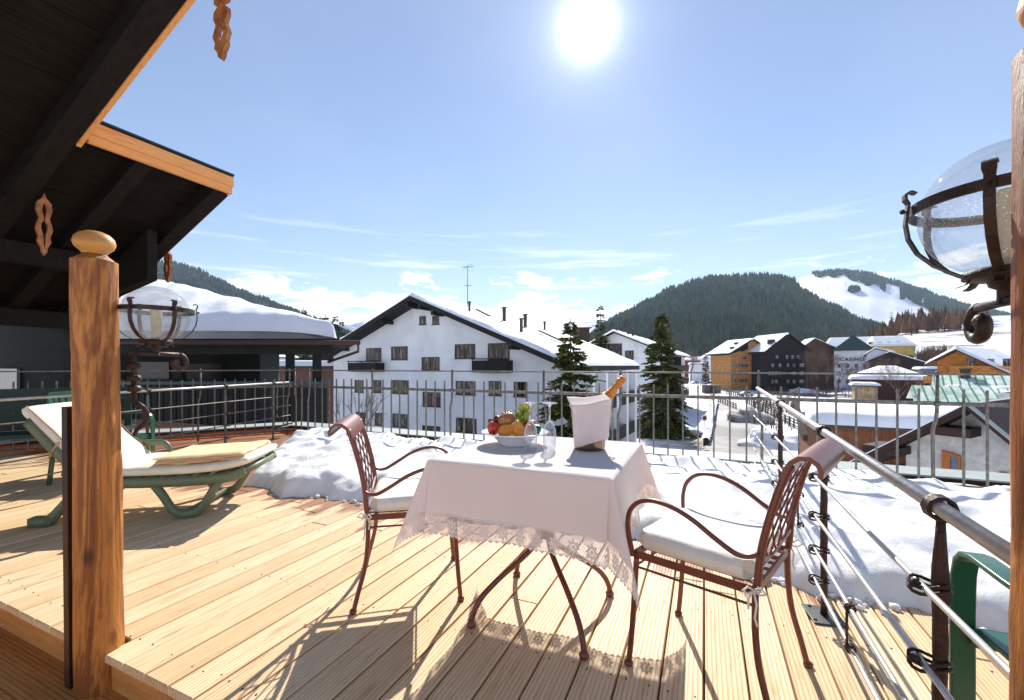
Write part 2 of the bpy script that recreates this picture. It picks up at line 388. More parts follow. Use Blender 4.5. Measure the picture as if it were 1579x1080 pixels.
def foliage_mat(name, cols, sc_=.5, tr=.12):
    m = bpy.data.materials.new(name); m.use_nodes = True; nt = m.node_tree; b = nt.nodes['Principled BSDF']
    gi = nt.nodes.new('ShaderNodeNewGeometry'); tc = nt.nodes.new('ShaderNodeTexCoord')
    f = math_(nt, 'ADD', math_(nt, 'MULTIPLY', gi.outputs['Random Per Island'], .55), math_(nt, 'MULTIPLY', smooth(nt, noise_(nt, tc.outputs['Object'], sc_, 5, .65), .3, .7), .45))
    n = len(cols); c = ramp(nt, f, [((i + .5) / n, lin(cc)) for i, cc in enumerate(cols)])
    nt.links.new(c, b.inputs['Base Color']); b.inputs['Roughness'].default_value = .85; b.inputs['Specular IOR Level'].default_value = .12
    t = nt.nodes.new('ShaderNodeBsdfTranslucent'); nt.links.new(c, t.inputs[0]); mx = nt.nodes.new('ShaderNodeMixShader'); mx.inputs[0].default_value = tr
    nt.links.new(b.outputs[0], mx.inputs[1]); nt.links.new(t.outputs[0], mx.inputs[2]); nt.links.new(mx.outputs[0], nt.nodes['Material Output'].inputs[0])
    MATS[name] = m; return m
def snow_mat(name, col=(.95, .955, .97), bsc=18, bs=.35, sparkle=True, dist=.02, dirt=None):
    m = bpy.data.materials.new(name); m.use_nodes = True; nt = m.node_tree; b = nt.nodes['Principled BSDF']
    tc = nt.nodes.new('ShaderNodeTexCoord'); v = tc.outputs['Object']
    c = mixc(nt, smooth(nt, noise_(nt, v, bsc * .2, 4), .4, .7), lin(col), lin(tuple(x * .96 for x in col)))
    if dirt:
        c = mixc(nt, smooth(nt, noise_(nt, v, dirt[0], 8, .62, .5), dirt[1], dirt[2]), c, lin(dirt[3]))
    nt.links.new(c, b.inputs['Base Color']); b.inputs['Roughness'].default_value = .75; b.inputs['Specular IOR Level'].default_value = .25
    bn = nt.nodes.new('ShaderNodeBump'); bn.inputs['Strength'].default_value = bs; bn.inputs['Distance'].default_value = dist
    nt.links.new(math_(nt, 'ADD', noise_(nt, v, bsc, 8, .78), math_(nt, 'MULTIPLY', noise_(nt, v, bsc * 9, 2, .5), .22)), bn.inputs['Height']); nt.links.new(bn.outputs[0], b.inputs['Normal'])
    return m
M_snow = snow_mat('terrace_snow', (.97, .97, .975), 22, .6, dist=.03)
_b = M_snow.node_tree.nodes['Principled BSDF']; _b.inputs['Subsurface Weight'].default_value = .45; _b.inputs['Subsurface Radius'].default_value = (1, 1, 1); _b.inputs['Subsurface Scale'].default_value = .035
M_snowr = snow_mat('roof_snow', (.94, .95, .97), 3, .5, dist=.06)
M_snowg = snow_mat('ground_snow', (.90, .91, .94), .6, .5, dist=.4, dirt=(.035, .54, .62, (.50, .46, .41)))
M_snowfar = snow_mat('slope_snow', (.92, .94, .98), .02, .3, dist=3)

# ------------------------------------------------------------------ terrace floor
dk = MB(); bw = .146; jr = random.Random(3)
x = -13 * bw * 6
i0 = int(-11.2 / bw); i1 = int(6.2 / bw)
for i in range(i0, i1):
    xa = i * bw + .003; xb = (i + 1) * bw - .004
    cuts = [.915]
    y = .915 + jr.uniform(1.0, 4.0)
    while y < 5.25: cuts.append(y); y += 4
    cuts.append(5.25)
    for a, b in zip(cuts[:-1], cuts[1:]):
        a2 = a + (.002 if a > 1 else 0)
        if abs((xa + xb) / 2 + 2.245) < .10 and a < 1: a2 = 1.012       # notch round the log post
        e = .004; z = jr.uniform(-.0012, .0012)
        ring = lambda X0, X1, Y0, Y1, Z: [(X0, Y0, Z), (X1, Y0, Z), (X1, Y1, Z), (X0, Y1, Z)]
        vs = ring(xa, xb, a2, b - .002, -.030) + ring(xa, xb, a2, b - .002, z - e) + ring(xa + e, xb - e, a2 + e, b - .002 - e, z)
        fs = [(3, 2, 1, 0), (8, 9, 10, 11)]
        for k in range(2):
            for q in range(4): fs.append((k * 4 + q, k * 4 + (q + 1) % 4, (k + 1) * 4 + (q + 1) % 4, (k + 1) * 4 + q))
        dk.add(vs, fs)
struct('deck', dk, M_deck, 'pale ribbed pine deck boards of the roof terrace', 'deck')
sub = MB(); sub.span((-11.5, 1.032, -.10), (6.5, 5.3, -.035))
struct('deck_underlay', sub, M_deckshade, 'dark layer below the gaps of the pine deck', 'floor')
sc_ = MB()
for i in range(i0, i1):
    xc = (i + .5) * bw
    for yy in (1.02, 1.62, 2.22, 2.82, 3.42):
        for sx in (-.042, .042):
            if rnd.random() < .85:
                sc_.lathe([(.0035, .0003), (.0035, .0018), (.001, .0018)], 6, (xc + sx + rnd.uniform(-.006, .006), yy + rnd.uniform(-.012, .012), 0))
struct('deck_screws', sc_, mat('screw_heads', (.2, .16, .13), .5, .6), 'small dark screw heads in the deck boards', 'screws', kind='stuff')
ri = MB()
for a, b in ((-11.2, -2.33), (-2.185, 6.2)): ri.span((a, .935, -.15), (b, .955, -.031))
struct('step_riser', ri, M_riser, 'vertical pine board closing the step below the upper deck', 'step')
ld = MB()
for j in range(-14, 7):
    ya = j * bw + .03; ld.span((-11.2, ya, -.18), (6.2, ya + bw - .006, -.15))
cb = MB(); cb.span((-2.5, 1.012, -.2), (-1.95, 1.03, -.036)); struct('notch_filler', cb, M_deckshade, 'dark filler panel added to close the bright gap behind the log post notch', 'board')  # added dark panel, blocks the bright gap behind the post
struct('lower_deck', ld, M_ldeck, 'lower pine deck one step down at the front left', 'deck')

# ------------------------------------------------------------------ snow on the terrace
EDGE = [(-6.4, 5.4), (-5.45, 4.55), (-4.7, 3.45), (-4.05, 2.82), (-3.6, 2.70), (-3.3, 2.72), (-2.9, 2.74), (-2.55, 2.80), (-2.2, 2.72), (-1.9, 2.86), (-1.3, 2.82), (-.7, 2.95), (-.2, 2.86),
        (.1, 2.72), (.38, 2.66), (.7, 2.60), (.93, 2.63), (1.13, 2.47), (1.6, 2.35), (2.4, 2.3), (6, 2.1)]
def edge_y(x):
    if x < EDGE[0][0]: return 5.6
    for (a, ya), (b, yb) in zip(EDGE[:-1], EDGE[1:]):
        if a <= x <= b: return ya + (yb - ya) * (x - a) / (b - a)
    return EDGE[-1][1]
def snow_h(x, y):
    wob = .09 * noise.noise(Vector((x * 3.1, 0, 5))) + .05 * noise.noise(Vector((x * 9, y * 2, 1)))
    e = y - edge_y(x) + wob
    if x < -4: e = min(e, (x + 6.1) * .9 + .0 + (y - 4.4) * .35 + wob)
    if e <= -.02: return -.03
    f = 1 - math.exp(-max(e, 0) / .10)
    p = Vector((x, y, 0))
    big = noise.noise(p * 1.3 + Vector((3, 1, 0))); med = noise.noise(p * 3.3); sm = noise.noise(p * 8.0); fi = noise.noise(p * 22)
    rid = 1 - abs(noise.noise(p * 2.3 + Vector((9, 9, 0)))) * 2
    h = .15 + .055 * big + .045 * med + .018 * sm + .005 * fi + .045 * rid + .03 * min(1, max(0, (y - 3.2)))
    if e < .5: h += .022 * noise.noise(p * 13) * (1 - e / .5) + .012 * noise.noise(p * 30) * (1 - e / .5)
    bk = 1 - .55 * max(0, min(1, (y - 4.72) / .35))
    return max(.012, h * bk) * f
sn = MB(); nx, ny = 620, 150; X0, X1, Y0, Y1 = -6.5, 5.4, 1.9, 5.16
sn.grid(lambda u, v: Vector((X0 + (X1 - X0) * u, Y0 + (Y1 - Y0) * v, snow_h(X0 + (X1 - X0) * u, Y0 + (Y1 - Y0) * v))), nx, ny)
keep = [f for f in sn.f if max(sn.v[i][2] for i in f) > -.02]; sn.f = keep; sn.m = [0] * len(keep)
struct('snow_bank', sn, M_snow, 'melting snow bank lying along the railing side of the deck', 'snow', True, 'stuff')
ch = MB(); r2 = random.Random(5)
for i in range(70):
    x = r2.choice([r2.uniform(-3.6, -1.9), r2.uniform(-.1, 1.2), r2.uniform(-.1, .7)]); y = edge_y(x) - abs(r2.gauss(0, .05)) + .02
    r = r2.uniform(.004, .022) * (1 if r2.random() < .9 else 1.7)
    ch.blob((x, y, r * .5), r, (1.2, 1, .8), 7, .8, i)
ch.blob((-1.83, 2.52, .018), .035, (1.3, 1, .7), 9, .9, 3); ch.blob((-1.86, 2.60, .02), .045, (1.4, 1, .6), 9, .9, 5)
struct('snow_crumbs', ch, M_snow, 'crumbs of snow fallen from the bank edge onto the boards', 'snow', True, 'stuff')

# ------------------------------------------------------------------ parapet
def parapet(name, label, A, B, cap=True):
    A = Vector((*A, 0)); B = Vector((*B, 0)); L = (B - A).length; rz = math.atan2(B.y - A.y, B.x - A.x)
    t = thing(name, label, 'parapet', A, rz)
    m = MB(); n = int(L / .115)
    for i in range(n): m.span((i * L / n + .002, .0, -.25), ((i + 1) * L / n - .002, .02, .075))
    obj('cladding', m, M_orange, t)
    m = MB(); m.span((-.05, .02, -8), (L + .05, .34, .085)); obj('core', m, M_white, t)
    m = MB(); m.span((-.1, -.025, .078), (L + .1, -.008, .116)); obj('drip_edge', m, M_ledged, t)
    m = MB(); m.span((-.1, -.03, .117), (L + .1, .36, .132)); obj('coping', m, M_ledge, t)
    m = MB(); m.span((0, -.16, -.02), (L, -.004, .022)); obj('gutter', m, M_orange, t)
    return t
C0 = (-6.45, 5.12)
dl = Vector((-.587, -.808)).normalized()
parapet('parapet', 'low larch clad parapet with pale coping behind the long back railing', (-6.6, 5.26), (6.3, 5.26))
e = Vector((-6.6, 5.26)) + dl * 6.0
parapet('parapet', 'low larch clad parapet with pale coping behind the left railing', (e.x, e.y), (-6.6, 5.26))

# ------------------------------------------------------------------ perimeter railings
def railing(name, label, A, B, posts, bars, lo=.05, left_ext=0):
    A = Vector((*A, 0)); B = Vector((*B, 0)); L = (B - A).length; rz = math.atan2(B.y - A.y, B.x - A.x)
    t = thing(name, label, 'railing', A, rz, 'wrought railings round the terrace')
    for (z, hh, ww) in ((1.07, .017, .028), (.807, .036, .013), (.08, .028, .014)):
        m = MB(); m.span((-.01, -ww / 2, z - hh / 2), (L + .01, ww / 2, z + hh / 2)); obj('rail', m, M_galv, t, bevel=.002)
    for s in posts:
        m = MB(); k = .028
        sg = rnd.choice((-1, 1))
        m.tube([(s, 0, 1.064), (s, 0, .80), (s + sg * .002, 0, .73), (s + sg * k * .3, 0, .66), (s + sg * k, 0, .58), (s + sg * k * 1.1, 0, .5), (s + sg * k, 0, .25), (s + sg * k, 0, 0.0)], .0145, 6)
        m.blob((s, 0, 1.083), .014, n=8); m.box((s, 0, .807), (.042, .03, .045))
        obj('post', m, M_galv, t, True)
    for s in bars:
        m = MB(); dx = rnd.uniform(-.003, .003)
        m.beam((s + dx, 0, .937 + rnd.uniform(-.006, .006)), (s, 0, .05), .0155, .0155, (0, 1, 0)); m.box((s, 0, .807), (.026, .026, .034)); m.box((s, 0, .08), (.03, .03, .03))
        obj('baluster', m, M_galv, t)
    return t
px_ = [-5.87, -4.56, -3.16, -1.83, -.886, .512, 1.91, 3.3, 4.7]
b0 = -6.2
allb = [b0 + .1535 * i for i in range(0, 76)]
railing('railing', 'long grey iron railing with plain bars along the back of the terrace', (-6.25, 5.1), (5.4, 5.1),
        [p + 6.25 for p in [-6.2] + px_], [b + 6.25 for b in allb if all(abs(b - p) > .06 for p in px_) and b > -6.1])
e = Vector((-6.25, 5.1)) + dl * 4.6
lb = [4.6 - .134 * i for i in range(1, 34)]; lp = [4.6 - .05, 4.6 - 1.25, 4.6 - 2.5, 4.6 - 3.75]
railing('railing', 'grey iron railing angled off the back corner behind the sun lounger', (e.x, e.y), (-6.25, 5.1), lp, [b for b in lb if all(abs(b - p) > .06 for p in lp)])

def pipe_railing(name, label, A, B, zA, zB, posts, ties, pipes, side=1, plate=True):
    A = Vector((*A, 0)); B = Vector((*B, 0)); L = (B - A).length; rz = math.atan2(B.y - A.y, B.x - A.x)
    t = thing(name, label, 'railing', A, rz, 'pipe railings across the terrace')
    zz = lambda s: zA + (zB - zA) * s / L
    m = MB(); m.tube([(0, 0, zA), (L, 0, zB)], .017 if side > 0 else .013, 16); obj('handrail', m, M_pipe, t, True)
    off = -.034 * side
    for z in pipes:
        m = MB(); pts = [(L * i / 12, off + .0025 * noise.noise(Vector((i * .9, z * 9, 0))), z + .004 * noise.noise(Vector((i * .7, z * 5, 3)))) for i in range(13)]
        m.tube(pts, .0072, 10); obj('pipe', m, M_pipe if side > 0 else M_galv, t, True)
    for s in posts:
        m = MB(); pts = []; rr = []
        n = 14; h = zz(s) - .02
        for i in range(n + 1):
            z = h * i / n; pts.append((s + .004 * noise.noise(Vector((i, s * 3, 0))), .004 * noise.noise(Vector((i, s, 7))), z))
            rr.append(.0145 + .0025 * noise.noise(Vector((i * 1.7, s, 1))) + (.004 if i == n - 3 else 0) - (.006 if i == n else 0) - (.003 if i == n - 1 else 0))
        m.tube(pts, rr, 8)
        o = obj('post', m, M_rust if side > 0 else M_galv, t, True)
        if plate:
            p = MB(); p.box((s, 0, .004), (.16, .13, .008), .15)
            for a in (-.06, .06):
                for b in (-.045, .045): p.lathe([(.008, .008), (.008, .014), (.002, .014)], 6, (s + a, b, 0))
            obj('base_plate', p, mat('dark_steel_plate', (.34, .35, .34), .45, .7), t, bevel=.001)
        c = MB(); c.tube([(s - .017 + .007 * k, .026 * math.cos(a), zz(s) + .026 * math.sin(a)) for k in range(5) for a in [2 * math.pi * q / 10 for q in range(10)]], .0048, 6); obj('collar', c, M_rust, t, True)
        for z in pipes:
            c = MB()
            for kz in (-.008, .006):
                pts = []
                for q in range(14):
                    a = 2 * math.pi * q / 14
                    pts.append((s + .025 * math.sin(a), off * .55 + (abs(off) * .55 + .020) * math.cos(a), z + kz + .007 * math.sin(2 * a)))
                c.tube(pts, .0042, 6, close=True)
            c.blob((s + .014, off * 1.4, z + .010), .0085, n=6, jit=.5, seed=z * 9); c.blob((s - .012, off * 1.45, z - .006), .0085, n=6, jit=.5, seed=z * 7)
            obj('wire_tie', c, M_iron, t, True)
    for (s, za, zb) in ties:
        c = MB(); pts = [(s, off + .01, za + .02), (s + .004, off - .012, za), (s, off + .0, zb), (s, off + .012, zb - .02)]
        c.tube([(s, off - .010, za), (s + .006, off - .012, (za + zb) / 2), (s, off - .010, zb)], .0045, 6)
        for z in (za, zb):
            for k in (-1, 0, 1): c.tube([(s + k * .007, off + .0135 * math.cos(a), z + .0135 * math.sin(a)) for a in [2 * math.pi * q / 10 for q in range(10)]], .0038, 5, close=True)
        obj('link', c, M_rust, t, True)
    return t
# runs from the back railing to the step; local x points from A to B
def yz(y): return .80 + .026 * (y - .7)
pipe_railing('pipe_railing', 'steel pipe railing with thick bright handrail running toward the camera on the right', (.5, 5.09), (.5, .62), yz(5.09), yz(.62),
             [5.09 - 3.62, 5.09 - 2.39, 5.09 - 1.32], [(5.09 - 1.86, .30, .16), (5.09 - 2.72, .46, .30)], [.633, .455, .30, .162], side=1)
pipe_railing('pipe_railing', 'thin pipe railing behind the sun lounger at the left end', (-6.2, 4.98), (-5.25, 1.2), .875, .86, [.35, 1.25, 2.3], [], [.66, .50, .34, .17], side=-1)

# ------------------------------------------------------------------ log posts and globe lanterns
def log_mat():
    m = bpy.data.materials.new('hewn_log'); m.use_nodes = True; nt = m.node_tree; b = nt.nodes['Principled BSDF']
    tc = nt.nodes.new('ShaderNodeTexCoord'); v = tc.outputs['Object']
    g1 = noise_(nt, v, 2.2, 7, .62, .9, (4.5, 4.5, .5)); g2 = noise_(nt, v, 5, 7, .7, .5, (3.5, 3.5, .9)); g3 = noise_(nt, v, 14, 4, .6, .2, (6, 6, .4))
    c = mixc(nt, smooth(nt, g1, .44, .53), lin((.76, .50, .23)), lin((.54, .32, .14)))
    c = mixc(nt, math_(nt, 'MULTIPLY', smooth(nt, g2, .55, .70), .45), c, lin((.25, .13, .06)))
    c = mixc(nt, math_(nt, 'MULTIPLY', smooth(nt, g3, .45, .7), .45), c, lin((.36, .20, .09)))
    vo = nt.nodes.new('ShaderNodeTexVoronoi'); mp = nt.nodes.new('ShaderNodeMapping'); mp.inputs['Scale'].default_value = (7, 7, 4.2)
    nt.links.new(v, mp.inputs[0]); nt.links.new(mp.outputs[0], vo.inputs['Vector']); vo.inputs['Scale'].default_value = 1
    k = math_(nt, 'SUBTRACT', 1.0, smooth(nt, vo.outputs['Distance'], .06, .22))
    c = mixc(nt, math_(nt, 'MULTIPLY', k, .75), c, lin((.20, .09, .04)))
    nt.links.new(c, b.inputs['Base Color']); b.inputs['Roughness'].default_value = .5; b.inputs['Specular IOR Level'].default_value = .35
    bn = nt.nodes.new('ShaderNodeBump'); bn.inputs['Strength'].default_value = .8; bn.inputs['Distance'].default_value = .012
    nt.links.new(math_(nt, 'ADD', g2, math_(nt, 'MULTIPLY', g3, .4)), bn.inputs['Height']); nt.links.new(bn.outputs[0], b.inputs['Normal'])
    return m
M_log = log_mat()
M_knob = mat('turned_pine_knob', (.80, .58, .30), .5, scale=4, col2=(.62, .42, .19), mapping=(1, 1, 4), bump=.2, bscale=20)
def log_post(label, x, y, z0, z1, lean, strip=False):
    t = thing('log_post', label, 'post', (x, y, z0), 0, 'hewn log posts with turned knobs')
    H = z1 - z0; m = MB(); vs = []; n = 40; q = 26
    def fn(u, v):
        a = 2 * math.pi * u; z = H * v
        base = .076 * min(1.0, 1 / max(abs(math.cos(((a - .3) % (math.pi / 4)) - math.pi / 8)), .1)) * .985
        r = base * (1 + .02 * noise.cell(Vector((a * 1.6, z * 2.2, x))) + .05 * noise.noise(Vector((math.cos(a) * 1.3, math.sin(a) * 1.3, z * 1.3 + x))) + .03 * noise.noise(Vector((math.cos(a) * 4, math.sin(a) * 4, z * 6))))
        r *= (1.03 - .08 * v)
        lx = lean * v
        return Vector((lx + r * math.cos(a), r * math.sin(a), z))
    m.grid(fn, 49, 60)
    m.lathe([(.068, H - .001), (.066, H + .002), (.038, H + .028), (.0, H + .03)], 24, (lean, 0, 0))
    obj('log', m, M_log, t, True)
    k = MB(); k.lathe([(.038, H + .018), (.038, H + .030), (.046, H + .040), (.062, H + .056), (.0675, H + .074), (.063, H + .094), (.049, H + .110), (.028, H + .120), (.001, H + .123)], 28, (lean, 0, 0))
    obj('knob', k, M_knob, t, True)
    if strip:
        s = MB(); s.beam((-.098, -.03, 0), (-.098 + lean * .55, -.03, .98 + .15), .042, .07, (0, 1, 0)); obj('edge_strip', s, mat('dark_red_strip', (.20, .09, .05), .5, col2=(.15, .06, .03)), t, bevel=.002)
    return t
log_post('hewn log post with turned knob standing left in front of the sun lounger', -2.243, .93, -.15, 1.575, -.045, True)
log_post('log post cut by the right edge of the picture beside the big lantern', .509, .925, -.15, 1.63, .004)

def lantern(label, x, y, z, back):
    t = thing('globe_lantern', label, 'lantern', (x, y, z), 0, 'globe lanterns on log posts'); t.scale = (.89, .89, .89); back /= .89
    m = MB(); m.lathe([(.14 * math.sin(math.pi * i / 28 * .94 + .001), .14 * math.cos(math.pi * i / 28 * .94)) for i in range(29)], 44); obj('glass_globe', m, M_globe, t, True)
    m = MB(); zr = .02
    m.add([(r * math.cos(2 * math.pi * k / 48), r * math.sin(2 * math.pi * k / 48), zz) for (r, zz) in ((.150, zr - .011), (.156, zr - .011), (.156, zr + .011), (.150, zr + .011)) for k in range(48)],
          [(i * 48 + k, i * 48 + (k + 1) % 48, ((i + 1) % 4) * 48 + (k + 1) % 48, ((i + 1) % 4) * 48 + k) for i in range(4) for k in range(48)])
    obj('ring', m, M_iron, t, 'auto')
    for i in range(6):
        a = 2 * math.pi * i / 6 + .38 - YAW; ca, sa = math.cos(a), math.sin(a)
        prof = [(.149, .058), (.158, .064), (.167, .058), (.167, .046), (.161, .036), (.163, .02), (.166, -.01), (.161, -.045), (.145, -.08), (.115, -.112), (.082, -.132), (.064, -.142), (.060, -.150), (.066, -.158), (.078, -.163)]
        m = MB()
        vs = []; wd = .0085
        for j, (r, zz) in enumerate(prof):
            for (dr, s) in ((-.0025, -1), (.0025, -1), (.0025, 1), (-.0025, 1)):
                ww = wd * (1.25 if j < 4 else 1)
                vs.append(((r + dr) * ca - s * ww * sa, (r + dr) * sa + s * ww * ca, zz))
        fs = [(4 * j + k, 4 * j + (k + 1) % 4, 4 * j + 4 + (k + 1) % 4, 4 * j + 4 + k) for j in range(len(prof) - 1) for k in range(4)]
        m.add(vs, fs + [(3, 2, 1, 0), tuple(4 * len(prof) - 4 + k for k in range(4))])
        m.blob((.171 * ca, .171 * sa, zr), .006, n=6)
        obj('strap', m, M_iron, t)
    m = MB(); m.lathe([(.05, -.125), (.066, -.13), (.068, -.146), (.060, -.150), (.030, -.152), (.026, -.165), (.014, -.172), (.014, -.2), (.022, -.205), (.0, -.205)], 20); obj('socket_cup', m, M_iron, t, True)
    m = MB(); m.lathe([(.014, -.13), (.02, -.12), (.02, -.06), (.0235, -.055), (.0235, .03), (.021, .04), (.0, .042)], 18); obj('bulb', m, mat('frosted_bulb', (.88, .85, .76), .3, trans=.4), t, True)
    m = MB(); za = -.197; pts = [(0, -back, za), (0, .02, za), (0, .10, za - .002)]
    m.tube(pts, .011, 8)
    sp_ = []
    for q in range(17):
        a = math.pi / 2 - q * .36; rr = .045 * (1 - q * .042)
        sp_.append((0, .10 + rr * math.cos(a), za - .045 + rr * math.sin(a)))
    m.tube(sp_, [.011 + .0004 * q for q in range(17)], 8)
    obj('arm', m, M_iron, t, True)
    m = MB(); yb = -back + .025
    m.tube([(0, yb, za + .03), (0, yb, za - .05), (0, yb, za - .24)], .012, 8)
    for zz in (-.06, -.12, -.17): m.lathe([(.012, zz - .018 + za), (.027, zz - .012 + za), (.03, zz + za), (.024, zz + .012 + za), (.012, zz + .016 + za)], 10, (0, yb, 0))
    sp_ = [(0, yb + .01, za - .24), (0, yb + .035, za - .262), (0, yb + .052, za - .29), (0, yb + .052, za - .325), (0, yb + .042, za - .345), (0, yb + .026, za - .36), (0, yb + .012, za - .37), (0, yb + .004, za - .385), (0, yb + .001, za - .40)]
    m.tube(sp_, [.011, .012, .013, .013, .012, .011, .010, .009, .007], 8)
    obj('bracket', m, M_iron, t, True)
    return t
lantern('small looking iron globe lantern with glass ball beside the left log post', -2.238, 1.125, 1.375, .105)
lantern('large close iron globe lantern cut by the post at the right edge', .525, 1.135, 1.445, .12)

# ------------------------------------------------------------------ own roof, upper left
def zr(x): return 3.2 + .45 * (x + 5)
RX0, RX1 = -8.3, -1.6
rf = thing('roof', 'dark timbered house roof with pale pine fascia boards hanging over the terrace', 'roof', (0, 0, 0))
def roof_strip(y0, y1, x0, x1, dz0, dz1):
    m = MB(); m.prism([(x0, y0, zr(x0) + dz0), (x1, y0, zr(x1) + dz0), (x1, y0, zr(x1) + dz1), (x0, y0, zr(x0) + dz1)], (0, y1 - y0, 0)); return m
def soffit(y0, y1, x0, x1):
    m = MB(); n = int((x1 - x0) / .17)
    for i in range(n):
        a = x0 + (x1 - x0) * i / n; b = x0 + (x1 - x0) * (i + 1) / n - .008
        m.prism([(a, y0, zr(a) + .10), (b, y0, zr(b) + .10), (b, y0, zr(b) + .125), (a, y0, zr(a) + .125)], (0, y1 - y0, 0))
    return m
obj('soffit', soffit(-2.5, 1.93, RX0, RX1), M_darkwood2, rf)
obj('soffit', soffit(1.932, 3.2, RX0, -5.07), M_darkwood2, rf)
obj('roof_cover', roof_strip(-2.5, 1.99, RX0 - .05, RX1, .128, .2), mat('dark_sheet_metal', (.10, .16, .18), .5), rf)
obj('roof_cover', roof_strip(1.992, 3.28, RX0 - .05, -4.97, .128, .145), mat('dark_sheet_metal', (.10, .16, .18), .5), rf)
obj('fascia_board', roof_strip(1.93, 1.965, -5.06, RX1, -.09, .126), M_fascia, rf)
obj('fascia_board', roof_strip(1.967, 1.985, -5.03, RX1, -.02, .127), M_fascia, rf)
f2 = MB(); f2.span((-5.03, 1.99, zr(-5) - .07), (-4.995, 3.27, zr(-5) + .085)); f2.span((-4.993, 1.99, zr(-5) + .01), (-4.975, 3.275, zr(-5) + .120)); obj('eave_board', f2, M_fasciay, rf)
obj('verge_board', roof_strip(3.235, 3.262, RX0, -5.032, -.06, .126), M_fascia, rf)
for yy in (1.83, 3.15):
    obj('rafter', roof_strip(yy - .07, yy + .095, RX0, -5.04 if yy > 3 else RX1, -.08, .098), M_darkwood, rf)
for yy in (.2, 1.05, 2.45): obj('rafter', roof_strip(yy - .07, yy + .07, RX0, -5.04 if yy > 2 else RX1, -.03, .098), M_darkwood, rf)
for xx in (-7.9, -6.6):
    m = MB(); m.span((xx - .08, -2.4, zr(xx) - .25), (xx + .08, 3.12, zr(xx) - .04)); obj('purlin', m, M_darkwood, rf)
gw = MB(); gw.prism([(-8.2, 2.9, 1.80), (-5.95, 2.9, 2.16), (-5.95, 2.9, zr(-5.95) - .03), (-8.2, 2.9, zr(-8.2) - .0)], (0, .1, 0)); obj('gable_cladding', gw, M_darkwood, rf)
m = MB(); m.span((-12, -2.5, -.2), (-8.3, 1.1, 3.2)); obj('house_wall', m, M_darkwood, rf)
M_dg = mat('dark_green_boards', (.10, .13, .13), .8, col2=(.07, .09, .09), scale=1, mapping=(1, 1, 10))
m = MB(); m.span((-13, 2.92, -8), (-7.98, 3.1, 1.98)); obj('house_wall', m, M_dg, rf)
m = MB(); m.span((-9.85, 2.88, .66), (-9.28, 2.915, 1.10)); obj('window', m, mat('painted_reflection_pane', (.55, .60, .62), .1, col2=(.25, .27, .25), scale=3), rf)  # bright reflection put into the pale pane colour
def ornament(c, h, w_, ax='x'):
    """carved pendant board: outline with a pierced slot built from two wavy strips"""
    m = MB(); out = [(0, .5), (-.10, .42), (-.42, .34), (-.46, .22), (-.30, .10), (-.42, 0), (-.50, -.08), (-.34, -.2), (-.40, -.28), (-.18, -.38), (-.16, -.44), (0, -.5)]
    inn = [(0, .34), (-.08, .30), (-.14, .22), (-.05, .12), (-.04, .06), (-.18, 0), (-.2, -.08), (-.08, -.16), (-.06, -.22), (-.05, -.30), (-.03, -.34), (0, -.40)]
    for s in (1, -1):
        for i in range(len(out) - 1):
            a, b = out[i], out[i + 1]; c2, d2 = inn[i + 1], inn[i]
            q = [(s * a[0], a[1]), (s * b[0], b[1]), (s * c2[0], c2[1]), (s * d2[0], d2[1])]
            if ax == 'x': P = [(c[0] + p[0] * w_, c[1], c[2] + p[1] * h) for p in q]; e3 = (0, .03, 0)
            else: P = [(c[0], c[1] + p[0] * w_, c[2] + p[1] * h) for p in q]; e3 = (.03, 0, 0)
            m.prism(P, e3)
    return m
om = ornament((-3.15, 1.975, 3.54), .42, .17); om.span((-3.215, 1.972, 3.735), (-3.085, 2.008, 4.06)); obj('ornament', om, M_ornament, rf)
obj('ornament', ornament((-5.80, 1.975, 2.50), .60, .12, 'y'), M_ornament, rf)
obj('ornament', ornament((-6.28, 3.27, 2.42), .42, .15), M_ornament, rf)

# ------------------------------------------------------------------ table and cloth
TX, TY, TA = -.682, 1.918, .375
t = thing('table', 'round legged iron garden table under the white cloth', 'table', (TX, TY, 0))
for k in range(4):
    a = math.pi / 4 + k * math.pi / 2; ca, sa = math.cos(a), math.sin(a); m = MB()
    prof = [(.20, .725), (.12, .71), (.052, .66), (.040, .55), (.036, .42), (.037, .36), (.048, .325), (.070, .298), (.10, .274), (.15, .240), (.2, .208), (.25, .172), (.30, .130), (.335, .085), (.352, .045), (.356, .02)]
    m.tube(spline([(r * ca, r * sa, z) for r, z in prof], 3), .0125, 10)
    m.lathe([(.014, 0), (.02, .006), (.021, .016), (.014, .024), (.012, .036)], 12, (.356 * ca, .356 * sa, 0))
    obj('leg', m, M_chair, t, True)
m = MB(); m.lathe([(.0, .345), (.034, .345), (.04, .36), (.04, .40), (.034, .42), (0, .42)], 16); m.lathe([(.0, .55), (.03, .55), (.03, .6), (0, .6)], 16); obj('hub', m, M_rust, t, True)
m = MB(); m.lathe([(0, .725), (TA - .03, .725), (TA, .735), (TA, .746), (0, .746)], 40)
m = MB(); m.span((-TA + .004, -TA + .004, .722), (TA - .004, TA - .004, .746)); obj('tabletop', m, M_chair, t, bevel=.004)

